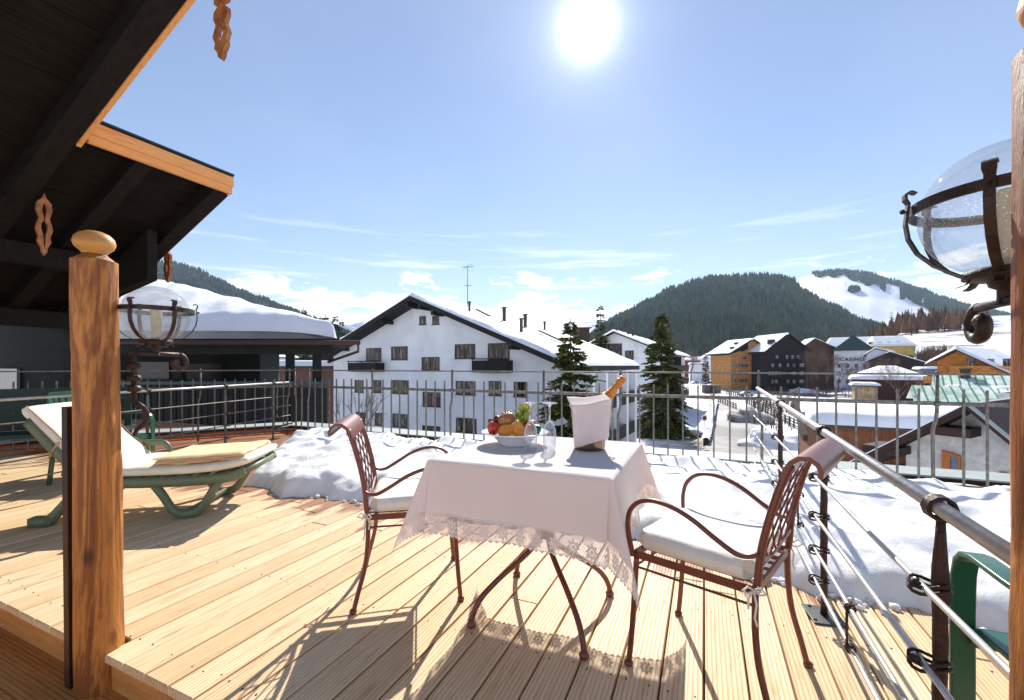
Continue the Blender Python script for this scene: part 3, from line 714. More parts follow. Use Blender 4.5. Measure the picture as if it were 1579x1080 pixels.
def cloth_mat():
    m = bpy.data.materials.new('linen_cloth_with_lace'); m.use_nodes = True; nt = m.node_tree; nt.nodes.clear()
    o = nt.nodes.new('ShaderNodeOutputMaterial'); uv = nt.nodes.new('ShaderNodeUVMap'); v = uv.outputs[0]
    s = nt.nodes.new('ShaderNodeSeparateXYZ'); nt.links.new(v, s.inputs[0])
    au = math_(nt, 'ABSOLUTE', s.outputs[0]); av = math_(nt, 'ABSOLUTE', s.outputs[1])
    e = math_(nt, 'SUBTRACT', HALF, math_(nt, 'MAXIMUM', au, av))          # distance from the outer hem in metres
    al = math_(nt, 'MINIMUM', au, av)
    side = math_(nt, 'GREATER_THAN', au, av)
    along = math_(nt, 'ADD', math_(nt, 'MULTIPLY', side, s.outputs[1]), math_(nt, 'MULTIPLY', math_(nt, 'SUBTRACT', 1.0, side), s.outputs[0]))
    # lace motif: square motifs of .085 m, small mesh holes inside, rosettes
    fx = math_(nt, 'SUBTRACT', math_(nt, 'FRACT', math_(nt, 'DIVIDE', along, .072)), .5)
    fy = math_(nt, 'SUBTRACT', math_(nt, 'DIVIDE', e, .085), .5)
    rr = math_(nt, 'SQRT', math_(nt, 'ADD', math_(nt, 'MULTIPLY', fx, fx), math_(nt, 'MULTIPLY', fy, fy)))
    an = math_(nt, 'ARCTAN2', fy, fx)
    petal = math_(nt, 'MULTIPLY', math_(nt, 'ADD', math_(nt, 'COSINE', math_(nt, 'MULTIPLY', an, 8.0)), 1.0), .07)
    ros = math_(nt, 'LESS_THAN', rr, math_(nt, 'ADD', petal, .22))
    ring_ = math_(nt, 'MULTIPLY', math_(nt, 'GREATER_THAN', rr, .10), math_(nt, 'LESS_THAN', rr, .14))
    hx = math_(nt, 'SINE', math_(nt, 'MULTIPLY', along, 2 * math.pi / .0058)); hy = math_(nt, 'SINE', math_(nt, 'MULTIPLY', e, 2 * math.pi / .0058))
    hole = math_(nt, 'GREATER_THAN', math_(nt, 'MULTIPLY', hx, hy), .04)
    hole2 = math_(nt, 'GREATER_THAN', math_(nt, 'ADD', hx, hy), -.2)
    nz = noise_(nt, v, 16, 2)
    hole = math_(nt, 'MULTIPLY', math_(nt, 'MAXIMUM', hole, math_(nt, 'MULTIPLY', hole2, math_(nt, 'GREATER_THAN', nz, .5))), math_(nt, 'SUBTRACT', 1.0, ros))
    hole = math_(nt, 'MAXIMUM', hole, math_(nt, 'MULTIPLY', ring_, .6))
    band = math_(nt, 'MULTIPLY', math_(nt, 'LESS_THAN', e, .083), math_(nt, 'GREATER_THAN', e, .010))
    hole = math_(nt, 'MULTIPLY', hole, band)
    gap = math_(nt, 'MULTIPLY', math_(nt, 'MULTIPLY', math_(nt, 'LESS_THAN', e, .089), math_(nt, 'GREATER_THAN', e, .085)), math_(nt, 'GREATER_THAN', hx, 0.0))
    scal = math_(nt, 'LESS_THAN', e, math_(nt, 'ADD', math_(nt, 'MULTIPLY', math_(nt, 'COSINE', math_(nt, 'MULTIPLY', along, 2 * math.pi / .024)), .004), .004))
    hole = math_(nt, 'MAXIMUM', math_(nt, 'MAXIMUM', hole, gap), scal, clamp=True)
    hole = math_(nt, 'MAXIMUM', math_(nt, 'MULTIPLY', hole, .55), scal, clamp=True)
    wv = noise_(nt, v, 260, 2); wl = noise_(nt, v, 4, 4)
    col = mixc(nt, wl, lin((.945, .93, .925)), lin((.925, .91, .905)))
    d = nt.nodes.new('ShaderNodeBsdfDiffuse'); tr = nt.nodes.new('ShaderNodeBsdfTranslucent')
    nt.links.new(col, d.inputs[0]); nt.links.new(mixc(nt, 1.0, col, (1, .80, .67), 'MULTIPLY'), tr.inputs[0])
    bn = nt.nodes.new('ShaderNodeBump'); bn.inputs['Strength'].default_value = .35; bn.inputs['Distance'].default_value = .002
    cr = noise_(nt, v, 11, 4, .6, .5)
    nt.links.new(math_(nt, 'ADD', math_(nt, 'MULTIPLY', wv, .4), math_(nt, 'MULTIPLY', cr, 2.2)), bn.inputs['Height']); nt.links.new(bn.outputs[0], d.inputs['Normal'])
    mx = nt.nodes.new('ShaderNodeMixShader'); mx.inputs[0].default_value = .29
    nt.links.new(d.outputs[0], mx.inputs[1]); nt.links.new(tr.outputs[0], mx.inputs[2])
    tp = nt.nodes.new('ShaderNodeBsdfTransparent')
    m2 = nt.nodes.new('ShaderNodeMixShader'); nt.links.new(hole, m2.inputs[0]); nt.links.new(mx.outputs[0], m2.inputs[1]); nt.links.new(tp.outputs[0], m2.inputs[2])
    nt.links.new(m2.outputs[0], o.inputs[0]); return m
HALF = .685
M_cloth = cloth_mat()
TZ = .752
def cloth_pt(u, v):
    a = TA + .002; rad = .012
    su = max(0, abs(u) - a); sv = max(0, abs(v) - a); gu = 1 if u > 0 else -1; gv = 1 if v > 0 else -1
    rho = math.hypot(su, sv)
    if rho == 0: return Vector((u, v, TZ + .0014 * noise.noise(Vector((u * 5, v * 5, 0))) + .0016 * math.exp(-(u / .006) ** 2) + .0016 * math.exp(-((v - .1) / .006) ** 2)))
    phi = math.atan2(sv, su)
    s2 = math.sin(2 * phi)
    if sv == 0 or su == 0:
        al = v if sv == 0 else u
        c = (abs(al) / a)
        k = .05 + (.045 * math.sin(al * 11 + (gu if sv == 0 else gv * 2)) + .03 * math.sin(al * 23 + gv)) * min(1, rho / .2) + .10 * c ** 6
        dirx, diry = (gu, 0) if sv == 0 else (0, gv)
        out = rad * min(1, rho / rad) + k * rho
        lat = 0
        x = (gu * a + dirx * out) if sv == 0 else u; y = v if sv == 0 else (gv * a + diry * out)
        dz_ = max(0, rho - rad * .5) * math.sqrt(max(.2, 1 - k * k))
        if rho < rad: dz_ = rho * .5
        return Vector((x, y, TZ - dz_))
    # corner flap: hangs as one soft pinched fold pointing outward and down
    k = .13 + .24 * s2 ** 1.5
    fold = .20 * s2 * math.sin(4 * phi) * (.4 + rho)            # S-fold so the flap is pinched, not a cone
    th = phi + fold * .9
    out = rad * min(1, rho / rad) + k * rho
    # lateral squeeze: both edges of the flap are drawn toward the diagonal
    x = gu * (a + out * math.cos(th)); y = gv * (a + out * math.sin(th))
    dz_ = max(0, rho - rad * .5) * math.sqrt(1 - k * k)
    if rho < rad: dz_ = rho * .5
    return Vector((x, y, TZ - dz_))
N = 150; cm = MB(); uvs = []
ax = sorted(set([-HALF + 2 * HALF * i / (N - 1) for i in range(N)] + [s_ * (TA + q) for s_ in (-1, 1) for q in (.002, .004, .008, .012, .018)]))
n = len(ax)
for v in ax:
    for u in ax:
        cm.v.append(tuple(cloth_pt(u, v))); uvs.append((u, v))
cm.f = [(j * n + i, j * n + i + 1, (j + 1) * n + i + 1, (j + 1) * n + i) for j in range(n - 1) for i in range(n - 1)]; cm.m = [0] * len(cm.f)
cl = obj('tablecloth', cm, M_cloth, None, True)
ul = cl.data.uv_layers.new(name='UVMap'); lp_ = cl.data.loops
for i in range(len(lp_)): ul.data[i].uv = uvs[lp_[i].vertex_index]
cl.location = (TX, TY, 0)
tag(cl, 'white linen cloth with wide lace border draped over the square table', 'tablecloth')
TT = TZ + .0015

# ------------------------------------------------------------------ chairs
def make_chair():
    t = thing('garden_chair', '', 'chair', (0, 0, 0), 0, 'red brown iron chairs at the table')
    side = [(-.262, 0), (-.240, .09), (-.212, .20), (-.200, .30), (-.198, .40), (-.205, .47), (-.213, .56), (-.233, .66), (-.260, .76), (-.290, .845)]
    def prof(z):
        for (x0, z0), (x1, z1) in zip(side[:-1], side[1:]):
            if z0 <= z <= z1: return x0 + (x1 - x0) * (z - z0) / (z1 - z0)
        return side[-1][0]
    W = .225; W2 = .205
    for s in (-1, 1):
        m = MB(); m.tube(spline([(x, s * (W + .01 - .02 * min(1, z / .4)), z) for x, z in side if z < .45] + [(-.2, s * (W - .01), .45)]), .0108, 10, up=(0, 1, 0)); m.lathe([(.012, 0), (.017, .005), (.017, .014), (.011, .02)], 10, (-.262, s * (W + .01), 0)); obj('leg', m, M_chair, t, True)
        m = MB(); m.tube(spline([(x, s * (W - .01 - .02 * max(0, (z - .45)) / .4), z) for x, z in [(-.2, .44)] + [q for q in side if q[1] > .45]]), .012, 10, up=(0, 1, 0)); obj('stile', m, M_chair, t, True)
        m = MB(); m.tube(spline([(.205, s * W, .425), (.212, s * W, .30), (.222, s * (W + .002), .15), (.235, s * (W + .004), .012)]), .0108, 10, up=(0, 1, 0)); m.lathe([(.012, 0), (.017, .005), (.017, .014), (.011, .02)], 10, (.236, s * (W + .004), 0)); obj('leg', m, M_chair, t, True)
        pts = [(-.210, .560), (-.185, .550), (-.15, .552), (-.09, .585), (-.02, .628), (.05, .655), (.12, .662), (.175, .645), (.212, .605), (.225, .55), (.222, .49), (.212, .43)]
        m = MB(); m.tube(spline([(x, s * (W + .012 + .03 * math.sin(math.pi * min(1, (i + .5) / len(pts)))), z) for i, (x, z) in enumerate(pts)]), .0085, 10, flat=1.35, up=(0, 1, 0)); obj('armrest', m, M_chair, t, True)
    # top roll: curved sheet turned backward
    m = MB(); rl = []
    for (x, z) in [(-.270, .80), (-.280, .83), (-.294, .853), (-.316, .870), (-.342, .872), (-.362, .858), (-.370, .838), (-.368, .820)]: rl.append((x, z))
    th = .007; vs = []; K = len(rl)
    for sy in (-1, 1):
        for k, (x, z) in enumerate(rl):
            a = rl[max(0, k - 1)]; b = rl[min(K - 1, k + 1)]; dx, dz_ = b[0] - a[0], b[1] - a[1]; l = math.hypot(dx, dz_); nx_, nz_ = dz_ / l, -dx / l
            vs.append((x + nx_ * th, sy * (W2 + .012), z + nz_ * th)); vs.append((x - nx_ * th, sy * (W2 + .012), z - nz_ * th))
    fs = []
    o = 2 * K
    for k in range(K - 1):
        a, b, c, d = 2 * k, 2 * k + 1, 2 * k + 2, 2 * k + 3
        fs += [(a, c, c + o, a + o), (b, b + o, d + o, d), (a, b, d, c), (a + o, c + o, d + o, b + o)]
    fs += [(0, o, 1 + o, 1), (2 * K - 2, 2 * K - 1, 2 * K - 1 + o, 2 * K - 2 + o)]
    m.add(vs, fs); obj('top_roll', m, M_chair, t, 'auto')
    # diamond lattice
    m = MB(); z0, z1 = .505, .815; yw = W2 - .004
    bot = [(prof(.50 + .035 * (1 - math.cos(math.pi * (q - 6) / 6)) * .5) + .004, -yw + 2 * yw * q / 12, .50 + .02 * abs(q - 6) / 6) for q in range(13)]
    m.tube(bot, .0095, 8)
    m.tube([(prof(.53) - .0, 0 + y_, .51 + .0) for y_ in (-yw, yw)], .005, 6)
    cols = 4; rows = 3; cw = 2 * yw / cols; rh = (z1 - z0) / rows
    for i in range(-rows, cols + rows + 1):
        for sgn in (1, -1):
            pts = []
            for q in range(25):
                z = z0 + (z1 - z0) * q / 24; y = -yw + (i + sgn * (q / 24) * rows) * cw
                if -yw - 1e-6 <= y <= yw + 1e-6: pts.append((prof(z) + .002 * sgn, y, z))
            if len(pts) > 1: m.tube(pts, .0036, 5)
    obj('back_lattice', m, M_chair, t, True)
    # seat frame with stretchers
    m = MB(); zs = .432
    cr = [(.212, -W), (.212, W), (-.2, W - .01), (-.2, -W + .01)]
    for a, b in zip(cr, cr[1:] + cr[:1]): m.beam((*a, zs), (*b, zs), .009, .026)
    for i in range(1, 7):
        y = -W + 2 * W * i / 7; m.beam((.21, y, zs + .006), (-.198, y, zs + .006), .022, .003)
    for s in (-1, 1):
        m.tube([(-.198, s * (W - .012), .385), (.21, s * (W), .385)], .0045, 6)
        for k in range(12):
            x = -.19 + .4 * k / 12; m.tube([(x, s * (W - .004), .422), (x + .033, s * (W - .004), .446)], .003, 5)
    m.tube([(.21, -W, .385), (.21, W, .385)], .0045, 6)
    obj('seat_frame', m, M_chair, t)
    # cushion
    m = MB(); nu = 26; cx0, cx1, cy = -.193, .222, .212; H = .066; vs = []
    def cu(u, v, top):
        x = cx0 + (cx1 - cx0) * u; y = -cy + 2 * cy * v
        e = min(u, 1 - u) * (cx1 - cx0); f = min(v, 1 - v) * 2 * cy; d = min(e, f)
        k = math.sqrt(max(0, 1 - (1 - min(1, d / .03)) ** 2))
        rr = .03 * (1 - min(1, math.hypot(max(0, .04 - e), max(0, .04 - f)) / .057)) if 0 else 0
        crn = max(0, .035 - e) * max(0, .035 - f) / .035
        x += (crn if u < .5 else -crn); y += (crn if v < .5 else -crn)
        puff_ = .012 * math.sin(math.pi * u) * math.sin(math.pi * v)
        nz = .004 * noise.noise(Vector((x * 9, y * 9, 1)))
        return Vector((x, y, .447 + H / 2 + (1 if top else -1) * (H / 2) * (.35 + .65 * k) + (puff_ + nz if top else 0)))
    m.grid(lambda u, v: cu(u, v, True), nu, nu); m.grid(lambda u, v: cu(v, u, False), nu, nu)
    # side wall
    top = [cu(i / 25, 0, True) for i in range(26)] + [cu(1, i / 25, True) for i in range(1, 26)] + [cu(1 - i / 25, 1, True) for i in range(1, 26)] + [cu(0, 1 - i / 25, True) for i in range(1, 25)]
    b = [Vector((p.x, p.y, .447 + H / 2 - H / 2 * .35)) for p in top]; K = len(top)
    m.add(top + b, [(i, K + i, K + (i + 1) % K, (i + 1) % K) for i in range(K)])
    cu_ = obj('cushion', m, M_cush, t, 'auto')
    for s in (-1, 1):
        m = MB(); x0 = -.205; y0 = s * (W + .004)
        def lp(pts, r=.0034): m.tube(pts, r, 6)
        lp([(-.18, s * .205, .465), (-.21, y0 - s * .003, .452), (-.22, y0 + s * .006, .445), (-.2, y0 + s * .014, .447)])
        lp([(-.2, y0 + s * .012, .447), (-.19, y0 + s * .035, .462), (-.178, y0 + s * .045, .45), (-.188, y0 + s * .03, .438), (-.2, y0 + s * .013, .445)])
        lp([(-.2, y0 + s * .012, .447), (-.225, y0 + s * .03, .468), (-.24, y0 + s * .03, .452), (-.22, y0 + s * .018, .44), (-.2, y0 + s * .012, .445)])
        lp([(-.2, y0 + s * .012, .446), (-.212, y0 + s * .025, .41), (-.208, y0 + s * .03, .37), (-.214, y0 + s * .026, .345)])
        lp([(-.2, y0 + s * .012, .446), (-.188, y0 + s * .022, .42), (-.19, y0 + s * .028, .39)])
        obj('tie', m, M_cush, cu_, True)
    return t
c1 = make_chair()
c1.location = (-1.412, 1.879, 0); c1.rotation_euler = (0, 0, R(36))
c1['label'] = 'red brown iron chair on the left side of the table, its back toward the lounger'
c2 = dup(c1, (.035, 1.835, 0), R(160), 'red brown iron chair on the right side of the table, next to the pipe railing')

# ------------------------------------------------------------------ fruit plate
PX, PY = -.865, 1.985
t = thing('fruit_plate', 'wide rimmed white plate heaped with fruit on the tablecloth', 'plate', (PX, PY, TT))
t.scale = (1.07, 1.07, 1.0); m = MB(); m.lathe([(0, .002), (.062, .002), (.066, 0), (.070, 0), (.072, .006), (.088, .026), (.105, .043), (.118, .050), (.150, .060), (.158, .062), (.158, .066), (.148, .066), (.116, .057), (.100, .049), (.084, .032), (.07, .014), (0, .010)], 56)
obj('dish', m, M_cer, t, True)
t['category'] = 'plate'
def fruit(name, label, prof, x, y, z, tilt, rz, m_, cat=None, n=22, stem=True, jit=.02):
    """x right / y away seen from the camera side, metres from the plate centre"""
    Mx = Matrix.Rotation(rz, 3, 'Z') @ Matrix.Rotation(tilt, 3, 'Y')
    m = MB(); m.lathe(prof, n, (0, 0, 0), Mx)
    m.v = [tuple(Vector(v) * (1 + jit * noise.noise(Vector(v) * 30))) for v in m.v]
    X = PX + x * CA - y * SA; Y = PY + x * SA + y * CA
    o = obj(name, m, m_, None, True); o.location = (X, Y, TT + z)
    tag(o, label, cat or name)
    if stem:
        s = MB(); top = Mx @ Vector((0, 0, prof[-1][1])); d = Mx @ Vector((0.15, 0, 1)); s.tube([top - d * .003, top + d * .008, top + d * .015 + Vector((.002, 0, 0))], .0016, 6); obj('stem', s, M_bark, o, True)
    return o
pear = [(0, -.036), (.016, -.035), (.028, -.026), (.035, -.008), (.033, .008), (.025, .026), (.017, .040), (.011, .050), (.005, .055), (0, .054)]
ball = [(0, -.028), (.012, -.030), (.024, -.022), (.031, -.004), (.030, .010), (.022, .024), (.010, .029), (.004, .026), (0, .024)]
M_pear = mat('yellow_pear_skin', (.86, .62, .20), .35, scale=25, col2=(.80, .45, .14)); M_apple = mat('red_orange_apple_skin', (.86, .42, .22), .3, scale=18, col2=(.70, .16, .10), mapping=(1, 1, .4))
fruit('pear', 'yellow pear lying at the front left of the fruit plate', pear, -.045, -.062, .075, R(62), R(10), M_pear)
fruit('pear', 'yellow pear standing at the front centre of the fruit plate', pear, .018, -.066, .075, R(-12), R(60), M_pear)
fruit('apple', 'red and orange apple at the left end of the fruit plate', [(r * 1.12, z * 1.12) for r, z in ball], -.103, -.02, .085, R(15), 0, M_apple)
fruit('plum', 'dark red plum resting on top of the left apple', [(r * .62, z * .62) for r, z in ball], -.088, -.005, .126, R(10), 1, mat('plum_skin', (.50, .08, .08), .25, col2=(.36, .05, .08)), stem=False)
fruit('nectarine', 'orange nectarine low behind the pears at the left', [(r * .9, z * .9) for r, z in ball], -.075, .035, .105, 0, 1, mat('nectarine_skin', (.86, .50, .22), .35, scale=20, col2=(.75, .28, .12)), stem=False)
fruit('mango', 'brown speckled mango on top behind the two pears', [(r * 1.0, z * 1.5) for r, z in ball], -.040, -.028, .130, R(72), R(25), mat('mango_skin', (.70, .48, .27), .5, scale=40, col2=(.52, .33, .16)), stem=False)
fruit('orange', 'small orange mandarin at the right of the pears', [(r * .8, z * .75) for r, z in ball], .062, -.045, .085, 0, 0, mat('orange_peel', (.90, .45, .12), .4, bump=.2, bscale=90), stem=False)
fruit('mandarin', 'small orange mandarin half hidden behind the left glass', [(r * .75, z * .7) for r, z in ball], .085, .01, .100, 0, 0, mat('orange_peel', (.90, .45, .12)), stem=False)
fruit('lime', 'dark green lime at the right edge of the fruit plate', [(r * .75, z * .9) for r, z in ball], .105, -.035, .078, R(20), 0, mat('lime_peel', (.05, .36, .24), .3, bump=.2, bscale=90), stem=False)
def grapes(label, cx, cy, cz, n, spread, m_, seed):
    r = random.Random(seed); m = MB()
    for i in range(n):
        a = r.uniform(0, 6.28); q = r.uniform(0, 1) ** .5
        m.blob((spread[0] * q * math.cos(a), spread[1] * q * math.sin(a), r.uniform(-1, 1) * spread[2] * (1.1 - q)), r.uniform(.0085, .0105), n=10)
    o = obj('grapes', m, m_, None, True); X = PX + cx * CA - cy * SA; Y = PY + cx * SA + cy * CA
    o.location = (X, Y, TT + cz); tag(o, label, 'grapes'); return o
grapes('bunch of green grapes on top of the fruit plate', .030, .012, .135, 34, (.042, .035, .036), mat('green_grape_skin', (.68, .78, .25), .2, trans=.3, spec=.7), 4)
grapes('small bunch of red grapes beside the green ones', -.035, .03, .150, 16, (.026, .02, .016), mat('red_grape_skin', (.80, .12, .13), .2, trans=.2, spec=.7), 9)
m = MB(); r = random.Random(2)
for i in range(46):
    a = i * 2.4; f = i / 46; le = .085 * (1 - .5 * f) + .01; out = (.9 - .75 * f)
    ca, sa = math.cos(a), math.sin(a); z0 = .02 + .03 * f
    b = Vector((ca * .012, sa * .012, z0)); mid = b + Vector((ca * out * le * .45, sa * out * le * .45, le * .5)); tip = mid + Vector((ca * out * le * .45, sa * out * le * .45, le * .36))
    wv = Vector((-sa, ca, 0)) * .0055
    m.add([b - wv, b + wv, mid + wv * .8, mid - wv * .8, tip, mid + Vector((ca, sa, -.3)) * -.001], [(0, 1, 2, 3), (3, 2, 4)])
pa = thing('pineapple', 'small pineapple standing at the back of the fruit plate', 'pineapple', (PX + .05 * CA - .055 * SA, PY + .05 * SA + .055 * CA, TT + .05))
m.v = [(x, y, z + .055) for x, y, z in m.v]; obj('crown', m, mat('pineapple_leaf', (.50, .58, .25), .5, scale=20, col2=(.68, .62, .34), trans=.25), pa)
m = MB(); m.lathe([(0, -.03), (.025, -.028), (.037, -.01), (.040, .02), (.035, .05), (.022, .072), (0, .076)], 18); obj('fruit_body', m, mat('pineapple_skin', (.72, .48, .16), .5, scale=60, col2=(.40, .26, .10), bump=1, bscale=110), pa, True)

# ------------------------------------------------------------------ two upturned champagne flutes
def flute(label, x, y, rz=0):
    o = thing('champagne_flute', label, 'glass', (x, y, TT), rz, 'upturned champagne flutes')
    m = MB()
    prof = [(.0225, 0), (.0245, .02), (.0262, .045), (.0268, .07), (.025, .095), (.020, .115), (.012, .130), (.0055, .137), (.0038, .145), (.0035, .19), (.0048, .205), (.010, .214), (.030, .2195), (.033, .221)]
    prof = [(r * 1.16, z) for r, z in prof]; m.lathe(prof[:8], 36)
    o1 = obj('bowl', m, M_glass, o, True); md = o1.modifiers.new('s', 'SOLIDIFY'); md.thickness = .0011
    m = MB(); m.lathe([(0, .137)] + prof[7:] + [(.033, .2225), (.010, .223), (0, .223)], 36); obj('stem_and_foot', m, M_glass2, o, True)
    return o
def thick_glass():
    m = bpy.data.materials.new('solid_glass'); m.use_nodes = True; b = m.node_tree.nodes['Principled BSDF']
    nt = m.node_tree; t = nt.nodes.new('ShaderNodeBsdfTransparent'); b.inputs['Base Color'].default_value = (.95, .96, .97, 1)
    b.inputs['Roughness'].default_value = .03; b.inputs['Transmission Weight'].default_value = 1; b.inputs['IOR'].default_value = 1.45
    mx = nt.nodes.new('ShaderNodeMixShader'); mx.inputs[0].default_value = .45
    nt.links.new(b.outputs[0], mx.inputs[1]); nt.links.new(t.outputs[0], mx.inputs[2]); nt.links.new(mx.outputs[0], nt.nodes['Material Output'].inputs[0])
    return m
M_glass2 = thick_glass()
flute('upturned champagne flute nearer the fruit plate', -.733, 1.866)
flute('upturned champagne flute nearer the ice bucket', -.655, 1.905)

# ------------------------------------------------------------------ ice bucket, napkin, bottle
BX, BY = -.497, 2.025
t = thing('ice_bucket', 'steel ice bucket with a champagne bottle on the table', 'bucket', (BX, BY, TT))
m = MB(); m.lathe([(0, .004), (.060, .004), (.066, 0), (.072, .004), (.073, .02), (.080, .10), (.088, .185), (.090, .196), (.095, .200), (.097, .204), (.094, .208), (.088, .205), (.085, .19), (.077, .10), (.070, .02), (0, .014)], 48)
obj('pail', m, mat('polished_steel', (.60, .50, .45), .20, .9, scale=4, col2=(.52, .42, .37)), t, True)
for a in (YAW + .05,):
    m = MB(); ca, sa = math.cos(a), math.sin(a)
    m.tube([((.082 + .024 * math.sin(math.pi * q / 8)) * ca - (q - 4) * .008 * sa * 0, (.082 + .024 * math.sin(math.pi * q / 8)) * sa, .14 + .006 * q) for q in range(9)], .004, 6)
    obj('handle', m, M_pipe, t, True)
bt = thing('champagne_bottle', 'green champagne bottle with gold foil neck leaning out of the bucket', 'bottle', (BX - .050 * CA, BY - .050 * SA, TT + .088))
dv = Vector((.65 * CA, .65 * SA, .76)).normalized(); q = dv.to_track_quat('Z', 'Y').to_matrix()
m = MB(); m.lathe([(0, 0), (.038, 0), (.042, .01), (.042, .13), (.040, .16), (.033, .19), (.026, .21), (.021, .23)], 28, (0, 0, 0), q); obj('glass_body', m, mat('dark_green_bottle', (.05, .13, .06), .08, spec=.8), bt, True)
m = MB(); m.lathe([(.0335, .190), (.029, .205), (.0225, .228), (.018, .255), (.0165, .285), (.0165, .292), (.019, .294), (.0195, .305), (.0175, .308), (.0175, .318), (.0165, .326), (.010, .329), (0, .329)], 28, (0, 0, 0), q)
m.v = [tuple(Vector(v) * (1 + .006 * noise.noise(Vector(v) * 120))) for v in m.v]
obj('gold_foil', m, mat('gold_foil', (.88, .58, .26), .38, .45, scale=60, col2=(.80, .46, .17), bump=.5, bscale=120), bt, True)
# napkin: folded cloth laid over the near rim, hanging down the side facing the camera
m = MB(); away = Vector((-SA, CA, 0)); rt = Vector((CA, SA, 0))
def nap(u, v):
    # u across, v along: 0 = back edge inside the rim, 1 = lower hem
    L = .255 * v; wob = .008 * noise.noise(Vector((u * 3, v * 3, 2))) + .003 * math.sin(u * 9 + v * 3)
    lift = .028 * u ** 2
    if L < .07:
        y = -.022 - L; z = .214 + .034 * (1 - L / .07) ** 1.3 * (1 - .5 * u) + lift
        y2 = y
    else:
        k = min(1, (L - .07) / .012); y = -.092 - .006 * k; z = .214 + lift - max(0, L - .075)
        th = (u - .5) * .14 / .09
        y = -(.100 - .018 * (1 - z / .2)) * math.cos(th * .72) - .004
        lift *= 1 - (L - .07) * 0
    w_ = .178 if L < .07 else .178 - .12 * (L - .07)
    x = (u - .62) * w_ + .018 * v + .006 * math.sin(v * 5) + (.004 if L > .07 else 0)
    z -= 0.0
    if L >= .07: z += .010 * (u - .5) * (v) * 1.6
    return rt * x + away * (y + wob) + Vector((0, 0, z + wob * .5))
m.grid(nap, 24, 40)
o = obj('napkin', m, mat('napkin_linen', (.97, .92, .91), .9, scale=3, var=.03, trans=.35, bump=.15, bscale=200), None, True); o.location = (BX, BY, TT)
md = o.modifiers.new('s', 'SOLIDIFY'); md.thickness = .004; md.offset = 1; tag(o, 'folded white napkin hanging over the front of the ice bucket', 'napkin')

# ------------------------------------------------------------------ sun lounger with cushion, towel
LX, LY, LR = -4.36, 1.40, R(34)
t = thing('sun_lounger', 'sage green plastic sun lounger with cream cushion left behind the log post', 'sun lounger', (LX, LY, 0), LR)
Wd = .68; SZ = .33; t.scale = (.76, 1, 1)
def bar2(pts, y, wy, hz, name='frame', par=t, m_=M_gplastic):
    m = MB(); m.tube([(x, y, z) for x, z in pts], hz, 8, flat=None, up=(0, 1, 0)); return m
m = MB()
for y in (.02, Wd - .02):
    m.tube(spline([(.58, y, .295), (.9, y, .282), (1.35, y, .282), (1.7, y, .30), (1.84, y, .345)]), .038, 10, flat=.5, up=(0, 1, 0))
    m.tube(spline([(-.02, y, .75), (.18, y, .56), (.37, y, .40), (.54, y, .29), (.62, y, .275)]), .036, 10, flat=.5, up=(0, 1, 0))
m.tube([(1.82, .02, .33), (1.84, Wd / 2, .335), (1.82, Wd - .02, .33)], .026, 8)
m.tube([(.01, .02, .72), (0, Wd / 2, .73), (.01, Wd - .02, .72)], .026, 8)
for k in range(8): m.box((.72 + .14 * k, Wd / 2, .312 + (.012 if k == 7 else 0)), (.09, Wd - .06, .016))
obj('frame', m, M_gplastic, t, True)
for y in (.035, Wd - .035):
    m = MB(); m.tube([(.56, y, .30), (.42, y, .26), (.30, y, .17), (.18, y, .06), (.12, y, .03)], [.034, .038, .04, .042, .036], 10, flat=.7, up=(0, 1, 0)); m.box((.09, y, .034), (.17, .07, .064)); obj('leg', m, M_gplastic, t, True)
    m = MB(); m.tube([(1.00, y, .285), (1.09, y, .19), (1.18, y, .07), (1.23, y, .038), (1.31, y, .03), (1.39, y, .04), (1.45, y, .08), (1.54, y, .20), (1.63, y, .30)], .036, 10, flat=.7, up=(0, 1, 0)); obj('leg', m, M_gplastic, t, True)
m = MB(); m.box((.3, Wd / 2, .16), (.05, Wd - .08, .04)); obj('crossbar', m, M_gplastic, t, bevel=.006)
m = MB(); m.box((1.31, Wd / 2, .045), (.05, Wd - .08, .03)); obj('crossbar', m, M_gplastic, t, bevel=.006)
for y in (-.0, Wd + .0):
    m = MB(); m.tube(spline([(.30, y, .36), (.33, y, .42), (.38, y, .462), (.46, y, .475), (.58, y, .475), (.66, y, .46), (.71, y, .40), (.73, y, .30)]), .027, 8, flat=.62, up=(0, 1, 0)); obj('armrest', m, M_gplastic, t, True)
def mattress(path, w0, w1, th, name):
    """path of (x,z) along the cushion's underside; rounded slab"""
    m = MB(); n = len(path); K = 20; vs = []
    for i, (x, z) in enumerate(path):
        a = path[max(0, i - 1)]; b = path[min(n - 1, i + 1)]; dx, dz_ = b[0] - a[0], b[1] - a[1]; l = math.hypot(dx, dz_); nx_, nz_ = -dz_ / l, dx / l
        e = min(i, n - 1 - i); kk = [.55, .85, .96, 1][min(3, e)]
        for k in range(K):
            an = 2 * math.pi * k / K; cy = math.copysign(abs(math.cos(an)) ** .35, math.cos(an)); cz = math.copysign(abs(math.sin(an)) ** .6, math.sin(an))
            y = (w0 + w1) / 2 + cy * (w1 - w0) / 2 * (.97 + .03 * kk); h = th / 2 + cz * th / 2 * kk + (.006 * noise.noise(Vector((x * 6, y * 6, 0))) if cz > 0 else 0)
            vs.append((x + nx_ * h, y, z + nz_ * h))
    fs = [(i * K + k, (i + 1) * K + k, (i + 1) * K + (k + 1) % K, i * K + (k + 1) % K) for i in range(n - 1) for k in range(K)]
    fs += [tuple(range(K)), tuple((n - 1) * K + k for k in range(K))[::-1]]
    m.add(vs, fs); return m
bp = [(-.30, .80), (-.285, .79), (-.26, .77), (-.2, .735), (-.1, .67), (.0, .61), (.12, .525), (.24, .455), (.36, .39), (.47, .325), (.53, .300), (.56, .295)]
